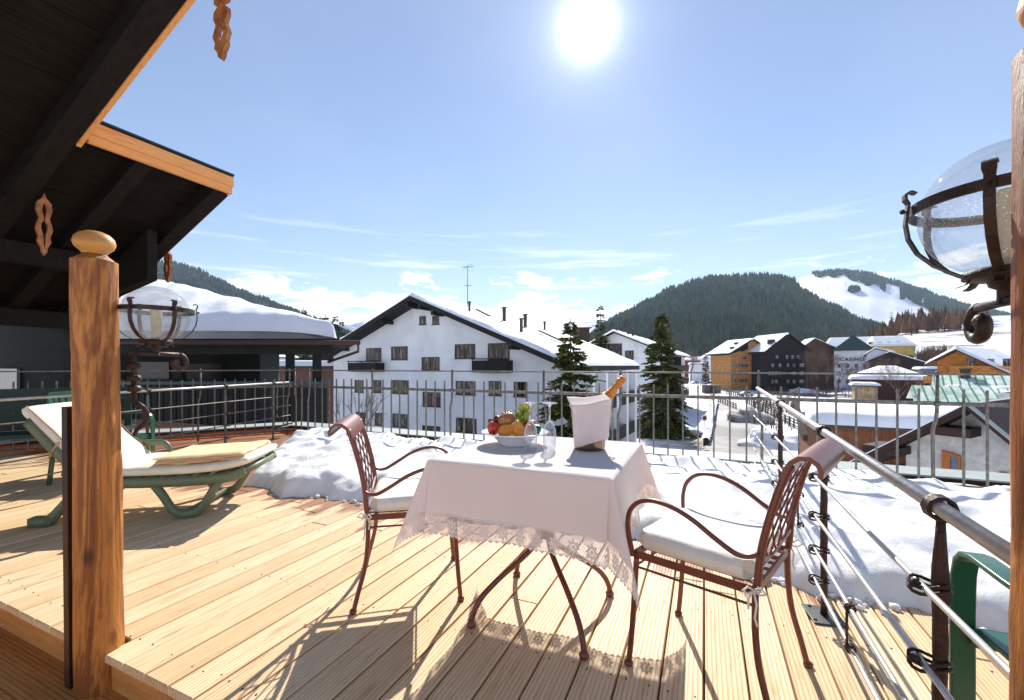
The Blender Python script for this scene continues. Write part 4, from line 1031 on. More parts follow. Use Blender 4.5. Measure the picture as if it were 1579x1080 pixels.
bp = [(.56 - (.56 - a) * .76, b) for a, b in bp]
cu1 = obj('cushion', mattress(bp, .02, Wd - .02, .10, 'c'), M_cushl, t, True)
sp2 = [(.56, .325), (.58, .325), (.62, .324), (.7, .322), (.9, .32), (1.1, .32), (1.3, .322), (1.5, .33), (1.66, .345), (1.78, .362), (1.84, .375), (1.87, .382)]
obj('cushion', mattress(sp2, .01, Wd - .01, .082, 'c'), M_cushl, t, True)
m = MB()
for y in (.025, Wd - .025): m.tube([(x + .055, y, z + .072) for x, z in bp[1:-1]], .004, 5)
obj('piping', m, M_piping, cu1, True)
m = MB(); x0, z0 = .21, .545
tv = Vector((.82, 0, -.57)); nv2 = Vector((.57, 0, .82))
m.tube([Vector((x0, .012, z0)) - nv2 * .06 + Vector((0, 0, 0)), Vector((x0, .004, z0)), Vector((x0, .010, z0)) + nv2 * .075], .018, 6, flat=.15, up=tuple(tv)); obj('strap', m, mat('cushion_strap', (.82, .72, .58), .9), cu1)
# towel: folded in layers
tw = thing('towel', 'folded beige towel lying on the foot of the sun lounger', 'towel', (LX, LY, 0), LR); tw.scale = (.76, 1, 1)
for li, (dz_, inset) in enumerate(((.012, 0), (.031, .010), (.050, -.008))):
    m = MB()
    def tf(u, v, li=li, dz_=dz_, inset=inset):
        x = 1.02 + inset + (.80 - inset) * u; y = .03 + inset + (.56) * v + .03 * (u - .5)
        e = min(u * .7, (1 - u) * .7, v * .56, (1 - v) * .56); k = min(1, e / .012)
        base = .395 + .02 * max(0, (x - 1.25)) ** 1.2 * 2.0
        return Vector((x, y, base + dz_ + .004 + .016 * math.sqrt(k) + .010 * noise.noise(Vector((u * 5, v * 4, li)))))
    m.grid(tf, 40, 30); nv0 = len(m.v)
    m.grid(lambda u, v: tf(v, u) - Vector((0, 0, .016 * math.sqrt(min(1, min(u * .56, (1 - u) * .56, v * .7, (1 - v) * .7) / .012)))), 30, 40)
    obj('towel_fold', m, M_towel, tw, True)

# ------------------------------------------------------------------ green plastic chairs, bench at the left railing
def plastic_chair(label, x, y, rz):
    t = thing('plastic_armchair', label, 'chair', (x, y, 0), rz, 'green plastic armchairs')
    def strip(pts, wd, name='arm', ax=(1, 0, 0), thk=.014):
        m = MB(); vs = []; n = len(pts)
        for i, p in enumerate(pts):
            p = Vector(p); a = Vector(pts[max(0, i - 1)]); b = Vector(pts[min(n - 1, i + 1)]); tdir = (b - a).normalized(); X = Vector(ax); N_ = tdir.cross(X).normalized()
            for (u, v) in ((-1, -1), (1, -1), (1, 1), (-1, 1)): vs.append(p + X * (u * wd / 2) + N_ * (v * thk / 2))
        fs = [(4 * j + k, 4 * j + (k + 1) % 4, 4 * j + 4 + (k + 1) % 4, 4 * j + 4 + k) for j in range(n - 1) for k in range(4)]
        m.add(vs, fs + [(3, 2, 1, 0), tuple(4 * n - 4 + k for k in range(4))]); return m
    for s in (-1, 1):
        X = s * .27
        o = obj('armrest', strip([(X, .26, 0), (X, .262, .2), (X, .262, .45), (X, .258, .55), (X, .245, .60), (X, .22, .625), (X, .18, .632), (X, .05, .625), (X, -.12, .622), (X, -.24, .63)], .056), M_dgreen, t, 'auto', bevel=.004)
        o = obj('leg', strip([(X, -.30, 0), (X, -.27, .25), (X, -.24, .45), (X, -.25, .65), (X, -.30, .84)], .05), M_dgreen, t, 'auto', bevel=.004)
    m = MB(); m.span((-.25, -.22, .40), (.25, .25, .415)); m.span((-.26, .235, .36), (.26, .25, .415)); obj('seat', m, M_dgreen, t, bevel=.006)
    m = MB()
    for k in range(7):
        xx = -.21 + .07 * k; m.beam((xx, -.235, .46), (xx, -.30, .86), .045, .01, (0, 1, 0))
    m.beam((-.27, -.30, .86), (.27, -.30, .86), .02, .06); obj('backrest', m, M_dgreen, t, bevel=.003)
    return t
plastic_chair('dark green plastic armchair cut by the right edge behind the pipe railing', .955, 1.40, R(3))
plastic_chair('dark green plastic armchair half hidden by the log post behind the lounger', -5.62, 2.38, R(-60))
t = thing('bench', 'dark teal painted wooden bench standing by the railing at the far left', 'bench', (-6.55, 2.2, 0), math.atan2(dl.y, dl.x) + math.pi)
m = MB(); m.span((-.8, -.42, .42), (.8, .0, .46)); obj('seat', m, M_teal, t, bevel=.004)
m = MB()
for k in range(3): m.span((-.8, .0, .52 + .13 * k), (.8, .02, .64 + .13 * k))
obj('backrest', m, M_teal, t, bevel=.003)
for xx in (-.74, .74):
    m = MB(); m.span((xx - .03, -.4, 0), (xx + .03, -.34, .42)); obj('leg', m, M_teal, t)
    m = MB(); m.span((xx - .03, -.06, 0), (xx + .03, -.001, .9)); obj('leg', m, M_teal, t)

# ================================================================== BACKGROUND
GZ = -8.0
gm = MB()
def ground_z(x, y):
    d = math.hypot(x, y); z = GZ + .5 * noise.noise(Vector((x * .03, y * .03, 0))) * min(1, d / 60)
    a = math.degrees(math.atan2(x * CA + y * SA, -x * SA + y * CA))       # bearing right of the view axis
    if d > 150 and a > 36: z += min(70, (d - 150) * .11 * min(1, (a - 36) / 6))   # snow field rising at the far right
    return z
NA, NR = 140, 60
for j in range(NR):
    d = 12 * (14000 / 12) ** (j / (NR - 1))
    for i in range(NA):
        a = R(-75 + 150 * i / (NA - 1)); rx, ry = math.sin(a) * d, math.cos(a) * d
        x = rx * CA - ry * SA; y = rx * SA + ry * CA
        gm.v.append((x, y, ground_z(x, y) if d < 1500 else GZ))
gm.f = [(j * NA + i, j * NA + i + 1, (j + 1) * NA + i + 1, (j + 1) * NA + i) for j in range(NR - 1) for i in range(NA - 1)]
o0 = len(gm.v); gm.v += [(-40, -60, GZ), (60, -60, GZ)]; gm.m = [0] * len(gm.f)
struct('ground', gm, M_snowg, 'snow covered valley floor with brown thawed patches', 'ground', True)

# ---- roads
def ribbon(path, wd, dz_=.06):
    m = MB(); P = [Vector((p.x, p.y, 0)) for p in path]; vs = []
    for i, p in enumerate(P):
        tdir = (P[min(len(P) - 1, i + 1)] - P[max(0, i - 1)]).normalized(); nn = Vector((-tdir.y, tdir.x, 0)); w2 = wd[i] / 2 if isinstance(wd, list) else wd / 2
        for s in (-1, 1):
            q = p + nn * s * w2; vs.append((q.x, q.y, ground_z(q.x, q.y) + dz_))
    m.add(vs, [(2 * i, 2 * i + 1, 2 * i + 3, 2 * i + 2) for i in range(len(P) - 1)]); return m
def dens(pts, k=6):
    out = []
    for a, b in zip(pts[:-1], pts[1:]): out += [a.lerp(b, i / k) for i in range(k)]
    return out + [pts[-1]]
def gp(px, py): return gnd(px, py, GZ)
rd = ribbon(dens([gp(1140, 720), gp(1135, 680), gp(1128, 650), gp(1118, 628), gp(1098, 611), gp(1080, 600), gp(1050, 592)]), 6.2)
struct('road', rd, M_asph, 'wet slushy road running down between snow banks', 'road')
rd = ribbon(dens([gp(1040, 590), gp(1110, 592), gp(1180, 600), gp(1280, 612), gp(1400, 618)]), 9, .08)
struct('road', rd, M_asph, 'slushy street crossing in front of the far buildings', 'road')

# ---- hills
def sil(pts, px):
    if px <= pts[0][0]: return pts[0][1]
    for (a, ya), (b, yb) in zip(pts[:-1], pts[1:]):
        if a <= px <= b:
            t = (px - a) / (b - a); t = t * t * (3 - 2 * t) * .5 + t * .5
            return ya + (yb - ya) * t
    return pts[-1][1]
class Hill:
    def __init__(s, pts, d0, d1, rough=8, sc_n=.01, ex=1.0, back=1.6):
        s.pts, s.d0, s.d1, s.rough, s.sc, s.ex, s.back = pts, d0, d1, rough, sc_n, ex, back
    def at(s, px, t):
        """t 0 foot, 1 ridge, beyond 1 the far side"""
        d = s.d0 + (s.d1 - s.d0) * t; zt = zat(sil(s.pts, px), s.d1) - GZ
        p = pos(px, d); nz = noise.fractal(Vector((p.x * s.sc, p.y * s.sc, 0)), 1, 2, 4) * s.rough
        if t <= 1: h = zt * (t ** s.ex) + nz * math.sin(math.pi * min(1, t) ** .8) * .9
        else: h = zt * max(0, 1 - (t - 1) * 1.6)
        return Vector((p.x, p.y, GZ - 1 + h))
    def mesh(s, nu=160, nv_=40):
        m = MB(); a, b = s.pts[0][0], s.pts[-1][0]
        m.grid(lambda u, v: s.at(a + (b - a) * u, v * s.back), nu, nv_); return m
H1 = Hill([(880, 560), (900, 528), (930, 503), (960, 486), (1000, 466), (1040, 445), (1080, 431), (1130, 428), (1180, 426), (1215, 430), (1226, 437), (1240, 451), (1280, 472), (1340, 495), (1400, 516), (1450, 526), (1500, 545), (1560, 566)], 620, 1500, 30, .006)
H2 = Hill([(1090, 560), (1120, 500), (1160, 440), (1222, 432), (1260, 421), (1300, 418), (1340, 423), (1375, 434), (1420, 447), (1450, 459), (1500, 474), (1579, 490), (1700, 520), (1800, 560)], 900, 2300, 18, .003)
H3 = Hill([(-300, 380), (60, 376), (150, 388), (215, 404), (262, 405), (300, 414), (340, 434), (370, 448), (400, 459), (440, 475), (490, 493), (540, 515), (600, 545), (640, 566)], 700, 1800, 40, .005)
def forest_mat(name, a, b, c):
    m = bpy.data.materials.new(name); m.use_nodes = True; nt = m.node_tree; bs = nt.nodes['Principled BSDF']
    tc = nt.nodes.new('ShaderNodeTexCoord'); v = tc.outputs['Object']
    cc = mixc(nt, smooth(nt, noise_(nt, v, .012, 5, .6), .4, .62), lin(a), lin(b)); cc = mixc(nt, smooth(nt, noise_(nt, v, .05, 5, .7), .6, .68), cc, lin(c))
    nt.links.new(cc, bs.inputs['Base Color']); bs.inputs['Roughness'].default_value = 1; bs.inputs['Specular IOR Level'].default_value = .05; return m
M_floor = forest_mat('forest_floor', (.14, .20, .17), (.17, .22, .18), (.45, .50, .52))
M_floorl = forest_mat('forest_floor_snowy', (.16, .22, .22), (.2, .26, .27), (.70, .74, .78))
M_fir = foliage_mat('forest_conifers', [(.06, .12, .09), (.11, .20, .13), (.17, .27, .16), (.24, .31, .17), (.33, .31, .20)], .012, .05)
M_firb = foliage_mat('forest_conifers_far', [(.06, .12, .10), (.11, .20, .15), (.17, .27, .19), (.24, .30, .20)], .010, .05)
struct('hill', H1.mesh(), M_floor, 'rounded forested hill right of the middle', 'hill', True)
struct('hill', H2.mesh(200, 50), M_snowfar, 'snowy ski slope hill behind the forested one', 'hill', True)
struct('hill', H3.mesh(), M_floorl, 'steep wooded mountain at the left', 'hill', True)
def forest(name, hill, n, px0, px1, t0, t1, h0, h1, mat_, label, cond=None, seed=1, wr=.24):
    r = random.Random(seed); m = MB(); c = 0; tries = 0
    cs = [(math.cos(2 * math.pi * k / 5), math.sin(2 * math.pi * k / 5)) for k in range(5)]
    V = m.v; Fc = m.f
    while c < n and tries < n * 6:
        tries += 1; px = r.uniform(px0, px1); t = r.uniform(t0, t1)
        if cond and not cond(px, t, r): continue
        p = hill.at(px, t); h = r.uniform(h0, h1) * (1 + .25 * noise.noise(p * .02)); w_ = h * wr * r.uniform(.8, 1.2); rot = r.uniform(0, 1.2)
        o = len(V); ca, sa = math.cos(rot), math.sin(rot)
        for (q, zz) in ((1.0, .10), (.62, .48)):
            for (x, y) in cs:
                k = w_ * q * r.uniform(.75, 1.2); V.append((p.x + (x * ca - y * sa) * k, p.y + (x * sa + y * ca) * k, p.z + h * zz))
        V.append((p.x, p.y, p.z + h)); 
        for k in range(5):
            k2 = (k + 1) % 5; Fc.append((o + k, o + k2, o + 5 + k2, o + 5 + k)); Fc.append((o + 5 + k, o + 5 + k2, o + 10))
        c += 1
    m.m = [0] * len(Fc)
    return struct(name, m, mat_, label, 'forest', False, 'stuff')
forest('forest', H1, 14000, 892, 1520, .0, 1.03, 12, 22, M_fir, 'dense dark conifer forest covering the rounded hill', lambda px, t, r: noise.noise(Vector((px * .035, t * 9, 3))) > -.52 or r.random() < .3 or t > .95, seed=2)
def ps(h, px, t):
    p = h.at(px, t); dd = -p.x * SA + p.y * CA; return HY - (p.z - EYE) * F / dd
def c2(px, t, r):
    y = ps(H2, px, t); bot = sil([(1226, 424), (1262, 426), (1299, 428), (1344, 441), (1389, 461), (1446, 484), (1480, 505), (1700, 560)], px)
    if px < 1226: return True
    if 1365 < px < 1388 and y > 438 + (px - 1365) * .2: return False
    return y < bot + 2 * math.sin(px * .25) + 1.5 * math.sin(px * .11)
forest('forest', H2, 7000, 1150, 1720, .55, 1.01, 14, 24, M_firb, 'band of conifers along the ridge above the ski slope', c2, 3)
forest('forest', H2, 260, 1300, 1332, .5, .95, 14, 24, M_firb, 'small clump of conifers in the middle of the ski slope', lambda px, t, r: 446 < ps(H2, px, t) < 453 and abs(px - 1317) < 9 - abs(ps(H2, px, t) - 449) * 1.5, 5)
forest('forest', H3, 9000, -60, 610, .35, 1.02, 12, 19, M_firb, 'conifers on the steep mountain at the left', lambda px, t, r: noise.noise(Vector((px * .05, t * 22, 0))) > -.38 or t > .97, 4)
def alps(label, pts, d):
    m = MB(); a, b = pts[0][0], pts[-1][0]
    def fn(u, v):
        px = a + (b - a) * u; y = sil(pts, px); dd = d * (1 - .25 * (1 - min(v, 1)) + max(0, v - 1) * .3); top = zat(y, d) - GZ
        p = pos(px, dd); nz = noise.fractal(Vector((p.x * .0012, p.y * .0012, 1)), 1, 2.2, 5)
        h = top * (min(v, 1) ** .8 if v <= 1 else 1 - (v - 1)) * (1 + .22 * nz * (1 - abs(1 - v)))
        return Vector((p.x, p.y, GZ + h))
    m.grid(fn, 220, 40)
    return struct('mountains', m, snow_mat('alpine_snow_rock', (.86, .90, .97), .004, .5, dist=60, dirt=(.0035, .50, .60, (.42, .48, .60))), label, 'mountains', True)
alps('distant snowy peaks left of the white gabled building', [(470, 520), (510, 505), (545, 503), (560, 498), (573, 502), (585, 506), (603, 505), (618, 500), (640, 510), (680, 520)], 4200)
alps('distant snowy ridge in front of the right hill', [(780, 530), (820, 510), (860, 503), (885, 497), (905, 492), (920, 495), (945, 488), (962, 491), (985, 486), (1010, 480), (1060, 480), (1100, 520)], 4200)

# ---- conifers standing alone
M_needle = foliage_mat('fir_needles', [(.13, .17, .09), (.22, .27, .13), (.34, .36, .18), (.52, .48, .27)], .8, .2)
M_needled = foliage_mat('dark_spruce_needles', [(.10, .14, .08), (.17, .22, .12), (.28, .31, .17)], .8)
M_larch = foliage_mat('bare_larch_twigs', [(.30, .21, .16), (.42, .31, .23), (.56, .42, .31)], .3)
def conifer(label, px, d, top_y, spread, seed, m_=None, dens_=1.0, base_z=None, group=None, leaf=.22, name='conifer', bare=0.04, n_whorl=None):
    p = pos(px, d); bz = ground_z(p.x, p.y) if base_z is None else base_z
    H = zat(top_y, d) - bz; r = random.Random(seed); t = thing(name, label, 'tree', (p.x, p.y, bz), r.uniform(0, 6), group)
    m = MB(); m.tube([(0, 0, -.3), (0.02, 0, H * .5), (0, 0, H * .99)], [H * .014 + .04, H * .008 + .02, .01], 7); obj('trunk', m, M_bark, t)
    m = MB(); V, Fc = m.v, m.f
    R0 = spread / 2; nt_ = n_whorl or 30; br = []
    tiers = [(i + r.uniform(-.35, .35)) / nt_ for i in range(nt_)]; tr_ = [r.uniform(.84, 1.08) for _ in tiers]
    for f0, k0 in zip(tiers, tr_):
        for j in range(max(5, int((7 + 7 * (1 - f0)) * dens_))): br.append((f0 + r.gauss(0, .34) / nt_, k0))
    for i, (f, k0) in enumerate(br):
        f = min(.985, max(0, f)); z = H * (bare + (1 - bare) * f); a = i * 2.39996 + r.uniform(-.4, .4)
        L = R0 * ((1 - f) ** .84 * .95 + .05 * min(1, (1 - f) * 8)) * r.uniform(.62, 1.0) * k0
        if noise.noise(Vector((math.cos(a) * 1.6, math.sin(a) * 1.6, z * 1.1 + seed))) < -.22: continue
        L *= 1 + .35 * noise.noise(Vector((math.cos(a), math.sin(a), z * .45 + seed)))
        if r.random() < .07: L *= 1.2
        rise = .30 * (f - .35); droop = .16 + .26 * (1 - f); ca, sa = math.cos(a), math.sin(a)
        n = max(2, int(L / (leaf * .42)))
        for k in range(n):
            q = (k + .6) / n
            if q < .25 and L > leaf * 4 and r.random() < .6: continue
            rr = L * q; zz = z + rise * L * q - droop * L * q * q + .16 * L * max(0, q - .65)
            wd = leaf * (.55 + .75 * math.sin(math.pi * min(1, q * .85 + .12))) * r.uniform(.7, 1.3)
            for s in (-1, 1):
                dx, dy = ca * .75 - s * sa * .85, sa * .75 + s * ca * .85
                l = wd * r.uniform(.8, 1.3); o = len(V); dr = r.uniform(-.05, .4) * l; tw_ = r.uniform(-.12, .12) * wd
                V.append((ca * rr, sa * rr, zz)); V.append((ca * (rr + wd * .38), sa * (rr + wd * .38), zz - .05 * wd)); V.append((ca * rr + dx * l, sa * rr + dy * l, zz - dr + tw_))
                V.append((ca * (rr + wd * .1) + dx * l * .45, sa * (rr + wd * .1) + dy * l * .45, zz - dr - wd * r.uniform(.2, .5)))
                Fc.append((o, o + 1, o + 2)); Fc.append((o, o + 2, o + 3))
    # leader
    for k in range(10):
        a = r.uniform(0, 6.28); z = H * (.955 + .045 * k / 10); o = len(V); V += [(0, 0, z), (0, 0, z + leaf * .3), (math.cos(a) * leaf * .45, math.sin(a) * leaf * .45, z + leaf * .1)]; Fc.append((o, o + 1, o + 2))
    m.m = [0] * len(Fc); obj('crown', m, m_ or M_needle, t)
    return t
conifer('spruce close in front of the white gabled building', 880, 25, 492, 7.6, 11, dens_=1.9, leaf=.26, n_whorl=30)
conifer('large full spruce standing beside the road right of the white building', 1020, 55, 480, 9.8, 12, dens_=2.0, leaf=.42, n_whorl=27)
conifer('slim pointed spruce rising behind the white building roof', 926, 78, 470, 6.4, 13, leaf=.5, n_whorl=24)
for i, (px, ty, s) in enumerate(((484, 486, 21), (502, 484, 22), (518, 486, 23), (468, 474, 24), (506, 490, 25), (526, 492, 26))):
    conifer(['conifer at the left of the little group over the chalet roof', 'tall dark conifer in the middle of the group over the chalet roof', 'dark conifer at the right of the group over the chalet roof', 'lone conifer tip showing over the snowy roof', 'low dark conifer at the foot of the group by the chalet roof', 'last short conifer beside the white building eave'][i], px, 95 + 4 * i, ty, 5.5, s, M_needled, .8, group='conifers behind the dark chalet', leaf=.55, n_whorl=30)
larch = conifer('bare brown larch at the left of the row below the ski slope', 1272, 330, 505, 11, 31, M_larch, .5, group='larches below the ski slope', leaf=.75, name='larch', n_whorl=16)
lpos = [(1290, 320, 505), (1300, 350, 500), (1312, 330, 497), (1324, 340, 500), (1338, 330, 494), (1350, 345, 499), (1362, 330, 492), (1374, 320, 481), (1386, 340, 488), (1396, 335, 482), (1408, 320, 473), (1416, 340, 478), (1428, 330, 486), (1440, 345, 495), (1452, 340, 484), (1464, 330, 478), (1474, 340, 482), (1486, 335, 476), (1500, 340, 486), (1255, 300, 512), (1240, 310, 515), (1212, 300, 520), (1198, 310, 522), (1228, 300, 517)]
ref = larch.children[0].dimensions
Hl = zat(505, 330) - ground_z(*pos(1272, 330).xy)
nm = ['second', 'third', 'fourth', 'fifth', 'sixth', 'seventh', 'eighth', 'ninth', 'tenth', 'eleventh', 'twelfth', 'thirteenth', 'fourteenth', 'fifteenth', 'sixteenth', 'seventeenth', 'eighteenth', 'nineteenth', 'twentieth']
for i, (px, d, ty) in enumerate(lpos):
    p = pos(px, d); gz = ground_z(p.x, p.y); s = max(.5, (zat(ty, d) - gz) / Hl)
    lab = ('bare brown larch, %s from the left in the row below the ski slope' % nm[i]) if i < 19 else ['bare larch behind the hipped white building, nearest its roof', 'bare larch behind the dark timber apartment block, right end', 'bare larch showing over the black roof ridge', 'bare larch left of the black roof ridge', 'bare larch between the black block and the white hotel'][i - 19]
    k3 = rnd.uniform(.72, 1.25); q3 = rnd.uniform(.8, 1.12); dup(larch, (p.x + rnd.uniform(-5, 5), p.y + rnd.uniform(-8, 8), gz - .5), rnd.uniform(0, 6), lab, (s * k3, s * k3, s * q3))
conifer('dark green conifer among the houses under the larches', 1405, 150, 548, 5.5, 41, M_needled, 1, leaf=.5, n_whorl=26)
conifer('slim brown conifer beside the far flat building', 1088, 230, 535, 5, 42, M_larch, .7, leaf=.7, n_whorl=22)

class Flat:
    def at(s, px, t):
        p = pos(px, 340 + 110 * t); return Vector((p.x, p.y, ground_z(p.x, p.y) - .5))
M_bwood = foliage_mat('bare_larch_wood', [(.24, .22, .15), (.38, .27, .20), (.50, .37, .27), (.60, .44, .32)], .05)
forest('forest', Flat(), 330, 1190, 1520, 0, 1, 11, 19, M_bwood, 'brown winter wood of larches at the foot of the ski slope', None, 14, .2)
forest('forest', Flat(), 160, 1040, 1200, 0, 1, 7, 12, M_bwood, 'brown leafless wood behind the ochre apartment block', None, 15, .25)
# ---- bare broadleaf trees
def bare_tree(label, px, d, top_y, seed, base_z=None, m_=None, lean=0, depth=6, group='bare trees among the houses', rad=None):
    p = pos(px, d); bz = ground_z(p.x, p.y) - .2 if base_z is None else base_z
    H = zat(top_y, d) - bz; r = random.Random(seed); t = thing('bare_tree', label, 'tree', (p.x, p.y, bz), 0, group); m = MB(); k_ = MB()
    def grow(mb, q, dir_, L, rd, lev):
        e = q + dir_ * L; n = 3 if lev > 1 else 5
        mb.tube([q, q.lerp(e, .5) + Vector((r.uniform(-1, 1), r.uniform(-1, 1), 0)) * L * .05, e], [rd, rd * .8, rd * .6], n)
        if lev >= depth: return
        for i in range(3 if lev < 4 else 2 + (r.random() < .5)):
            a = r.uniform(0, 6.28); tilt = r.uniform(.25, .75); u = dir_.orthogonal().normalized(); v = dir_.cross(u)
            nd = (dir_ * math.cos(tilt) + (u * math.cos(a) + v * math.sin(a)) * math.sin(tilt) + Vector((0, 0, .15))).normalized()
            grow(m, q.lerp(e, r.uniform(.55, 1)), nd, L * r.uniform(.6, .8), max(rd * .58, rad or H * .0011), lev + 1)
    grow(k_, Vector((0, 0, 0)), Vector((lean, 0, 1)).normalized(), H * .30, H * .014, 0)
    mz = max(v[2] for v in m.v); s = H / mz; m.v = [(x * s * .9, y * s * .9, z * s) for x, y, z in m.v]; k_.v = [(x * s, y * s, z * s) for x, y, z in k_.v]
    obj('trunk', k_, m_ or M_bark, t); obj('crown', m, m_ or M_birch, t); return t
bl = ['pale birch in front of the black apartment block, right corner', 'bare tree left of the white hotel corner', 'bare tree directly in front of the white hotel', 'bare tree right of the white hotel lettering', 'bare tree beside the small white gable', 'leaning bare tree behind the round snowy roof', 'wide bare bush in front of the round snowy roof', 'bare tree in front of the dark brown roof', 'bare tree at the right of the yellow house', 'low bare tree beside the brown hillside', 'bare tree behind the car park, left end', 'bare tree in front of the ochre block, right corner', 'bare tree at the left below the white building eave']
for i, (px, d, ty) in enumerate([(1274, 140, 541), (1262, 142, 538), (1292, 140, 556), (1318, 138, 560), (1345, 135, 552), (1362, 110, 556), (1385, 82, 562), (1372, 130, 545), (1425, 150, 528), (1450, 150, 532), (1075, 260, 535), (1248, 145, 535), (1065, 240, 540)]):
    bare_tree(bl[i], px, d, ty, 50 + i, depth=6 if i < 9 else 5)
bare_tree('small leafless sapling in front of the left end of the white building', 551, 30, 602, 77, group=None, depth=4, rad=.012)

# ---- houses
def window(t, x, y, z, w_, h_, fr=None, pane=None, mull=1, dep=.06, sill=True, small=False, nrm=-1):
    """window on a wall whose outside faces -y of the thing"""
    fr = fr or M_winfr; f = .05 * max(1, w_ / 1.4) if not small else .08; m = MB()
    m.span((x - w_ / 2, y - dep, z), (x + w_ / 2, y + .02, z + f)); m.span((x - w_ / 2, y - dep, z + h_ - f), (x + w_ / 2, y + .02, z + h_))
    m.span((x - w_ / 2, y - dep, z + f), (x - w_ / 2 + f, y + .02, z + h_ - f)); m.span((x + w_ / 2 - f, y - dep, z + f), (x + w_ / 2, y + .02, z + h_ - f))
    for i in range(mull): xx = x - w_ / 2 + w_ * (i + 1) / (mull + 1); m.span((xx - f * .6, y - dep * .9, z + f), (xx + f * .6, y + .02, z + h_ - f))
    o = obj('window', m, fr, t)
    g_ = MB(); g_.span((x - w_ / 2 + f * .5, y - dep * .45, z + f * .5), (x + w_ / 2 - f * .5, y - dep * .3, z + h_ - f * .5)); obj('pane', g_, pane or M_pane, o)
    if sill and not small:
        s = MB(); s.span((x - w_ / 2 - .06, y - dep - .06, z - .05), (x + w_ / 2 + .06, y, z - .003)); obj('sill', s, fr, o)
    return o
def simple_window(t, x, y, z, w_, h_, pane=None):
    m = MB(); m.span((x - w_ / 2, y - .08, z), (x + w_ / 2, y + .05, z + h_), 0)
    return obj('window', m, pane or M_paneb, t)
def house(name, label, px, d, ux, ux0, ux1, ridge_x, base, eaveL, ridge, eaveR, dep, ov, wall, roofm, snow=None, snow_t=.35, fov=.8, grp=None, cat='building', thick=.25, front_y=None, barge=None, soff=None):
    """gable facade in local x, facing local -y; rotation ux. heights are absolute."""
    p = pos(px, d); t = thing(name, label, cat, (p.x, p.y, base), ux, grp)
    eL, rg, eR = eaveL - base, ridge - base, eaveR - base
    m = MB(); m.prism([(ux0, 0, 0), (ux1, 0, 0), (ux1, 0, eR), (ridge_x, 0, rg), (ux0, 0, eL)], (0, dep, 0)); obj('wall', m, wall, t)
    sl = (rg - eL) / (ridge_x - ux0); sr = (rg - eR) / (ux1 - ridge_x)
    def slab(a, b, m_, nme, s, z0, z1, y0=-fov, y1=None, sm=False, par=t):
        y1 = dep + fov if y1 is None else y1
        m = MB(); zf = (lambda x: rg - abs(x - ridge_x) * s)
        m.prism([(a, y0, zf(a) + z0), (b, y0, zf(b) + z0), (b, y0, zf(b) + z1), (a, y0, zf(a) + z1)], (0, y1 - y0, 0)); return obj(nme, m, m_, par)
    rL = slab(ux0 - ov, ridge_x, roofm, 'roof', sl, .01, thick); rR = slab(ridge_x, ux1 + ov, roofm, 'roof', sr, .01, thick)
    if snow:
        for (a, b, s, rr) in ((ux0 - ov, ridge_x, sl, rL), (ridge_x, ux1 + ov, sr, rR)):
            m = MB()
            def fn(u, v, a=a, b=b, s=s):
                x = a + (b - a) * u; y = -fov + .02 + (dep + 2 * fov - .04) * v; eu = (u if a < ridge_x and b <= ridge_x + 1e-6 and a != ridge_x else 1 - u) * abs(b - a); ev = min(v, 1 - v) * (dep + 2 * fov); e = min(eu, ev) / (snow_t * 1.3)
                k = math.sqrt(max(0, 1 - (1 - min(1, e)) ** 2)); z = rg - abs(x - ridge_x) * s + thick
                return Vector((x, y, z + snow_t * k * (.9 + .3 * noise.noise(Vector((x * .5, y * .5, 2)))) + (.06 * noise.noise(Vector((x * 2, y * 2, 0))) * k)))
            m.grid(fn, 50, 60); obj('snow', m, snow, rr, True)
    return t, (lambda x: rg - (ridge_x - x) * sl if x < ridge_x else rg - (x - ridge_x) * sr)

# white gabled building
WR = -R(5)
base = GZ - 1
wt, zf = house('white_building', 'large white gabled building with brown windows and snowy roof beyond the railing', 650, 35.3, WR, -10.6, 12.6, 0, base, 2.0, 6.25, 1.15, 16, 1.0, M_white, M_black, M_snowr, .32, 1.4, thick=.40)
def wrow(lst):
    for (px, py0, py1, wpx, mul) in lst:
        # intersect the sight line with the facade plane
        p0 = pos(650, 35.3); nrm = Vector((math.sin(-WR) * -1, math.cos(WR), 0)); nrm = Vector((-math.sin(WR), math.cos(WR), 0)); r0 = pos(px, 1.0)
        dd = p0.dot(nrm) / r0.dot(nrm); q = pos(px, dd) - p0; ex = Vector((math.cos(WR), math.sin(WR), 0)); lx = q.dot(ex)
        z0 = zat(py1, dd) - base; z1 = zat(py0, dd) - base; cosf = abs(ex.dot(Vector((CA, SA, 0))) - (px - CX) / F * ex.dot(Vector((-SA, CA, 0))))
        yield lx, z0, z1 - z0, wpx * dd / F / cosf, mul, dd
for lx, z, h_, w_, mul, dd in wrow([(576.5, 537, 557, 23, 1), (616, 534.5, 555, 25, 1), (652, 488, 501, 9.5, 0), (672, 487.5, 500.5, 10, 0), (664, 551, 571, 27, 1), (717, 531, 553, 31, 1), (769, 529.5, 556, 33, 2),
                                  (554, 586.5, 605, 13, 0), (581, 586.5, 605.5, 14, 0), (616, 586.5, 607, 25, 1), (665.5, 605, 627, 27, 1), (718, 588, 609, 30, 1), (763.5, 588, 610, 19, 1), (803, 589, 612, 21, 1),
                                  (556, 636, 655, 14, 0), (584, 637, 656, 11, 0), (617.5, 638.5, 659, 24, 1), (665, 657, 668, 27, 1), (719, 645, 667, 31, 1), (762, 647, 668, 17, 0)]):
    if abs(w_ - 31 * dd / F) < .3 and z > 8 and False: pass
    window(wt, lx, 0, z, w_, h_, mull=mul, dep=.05)
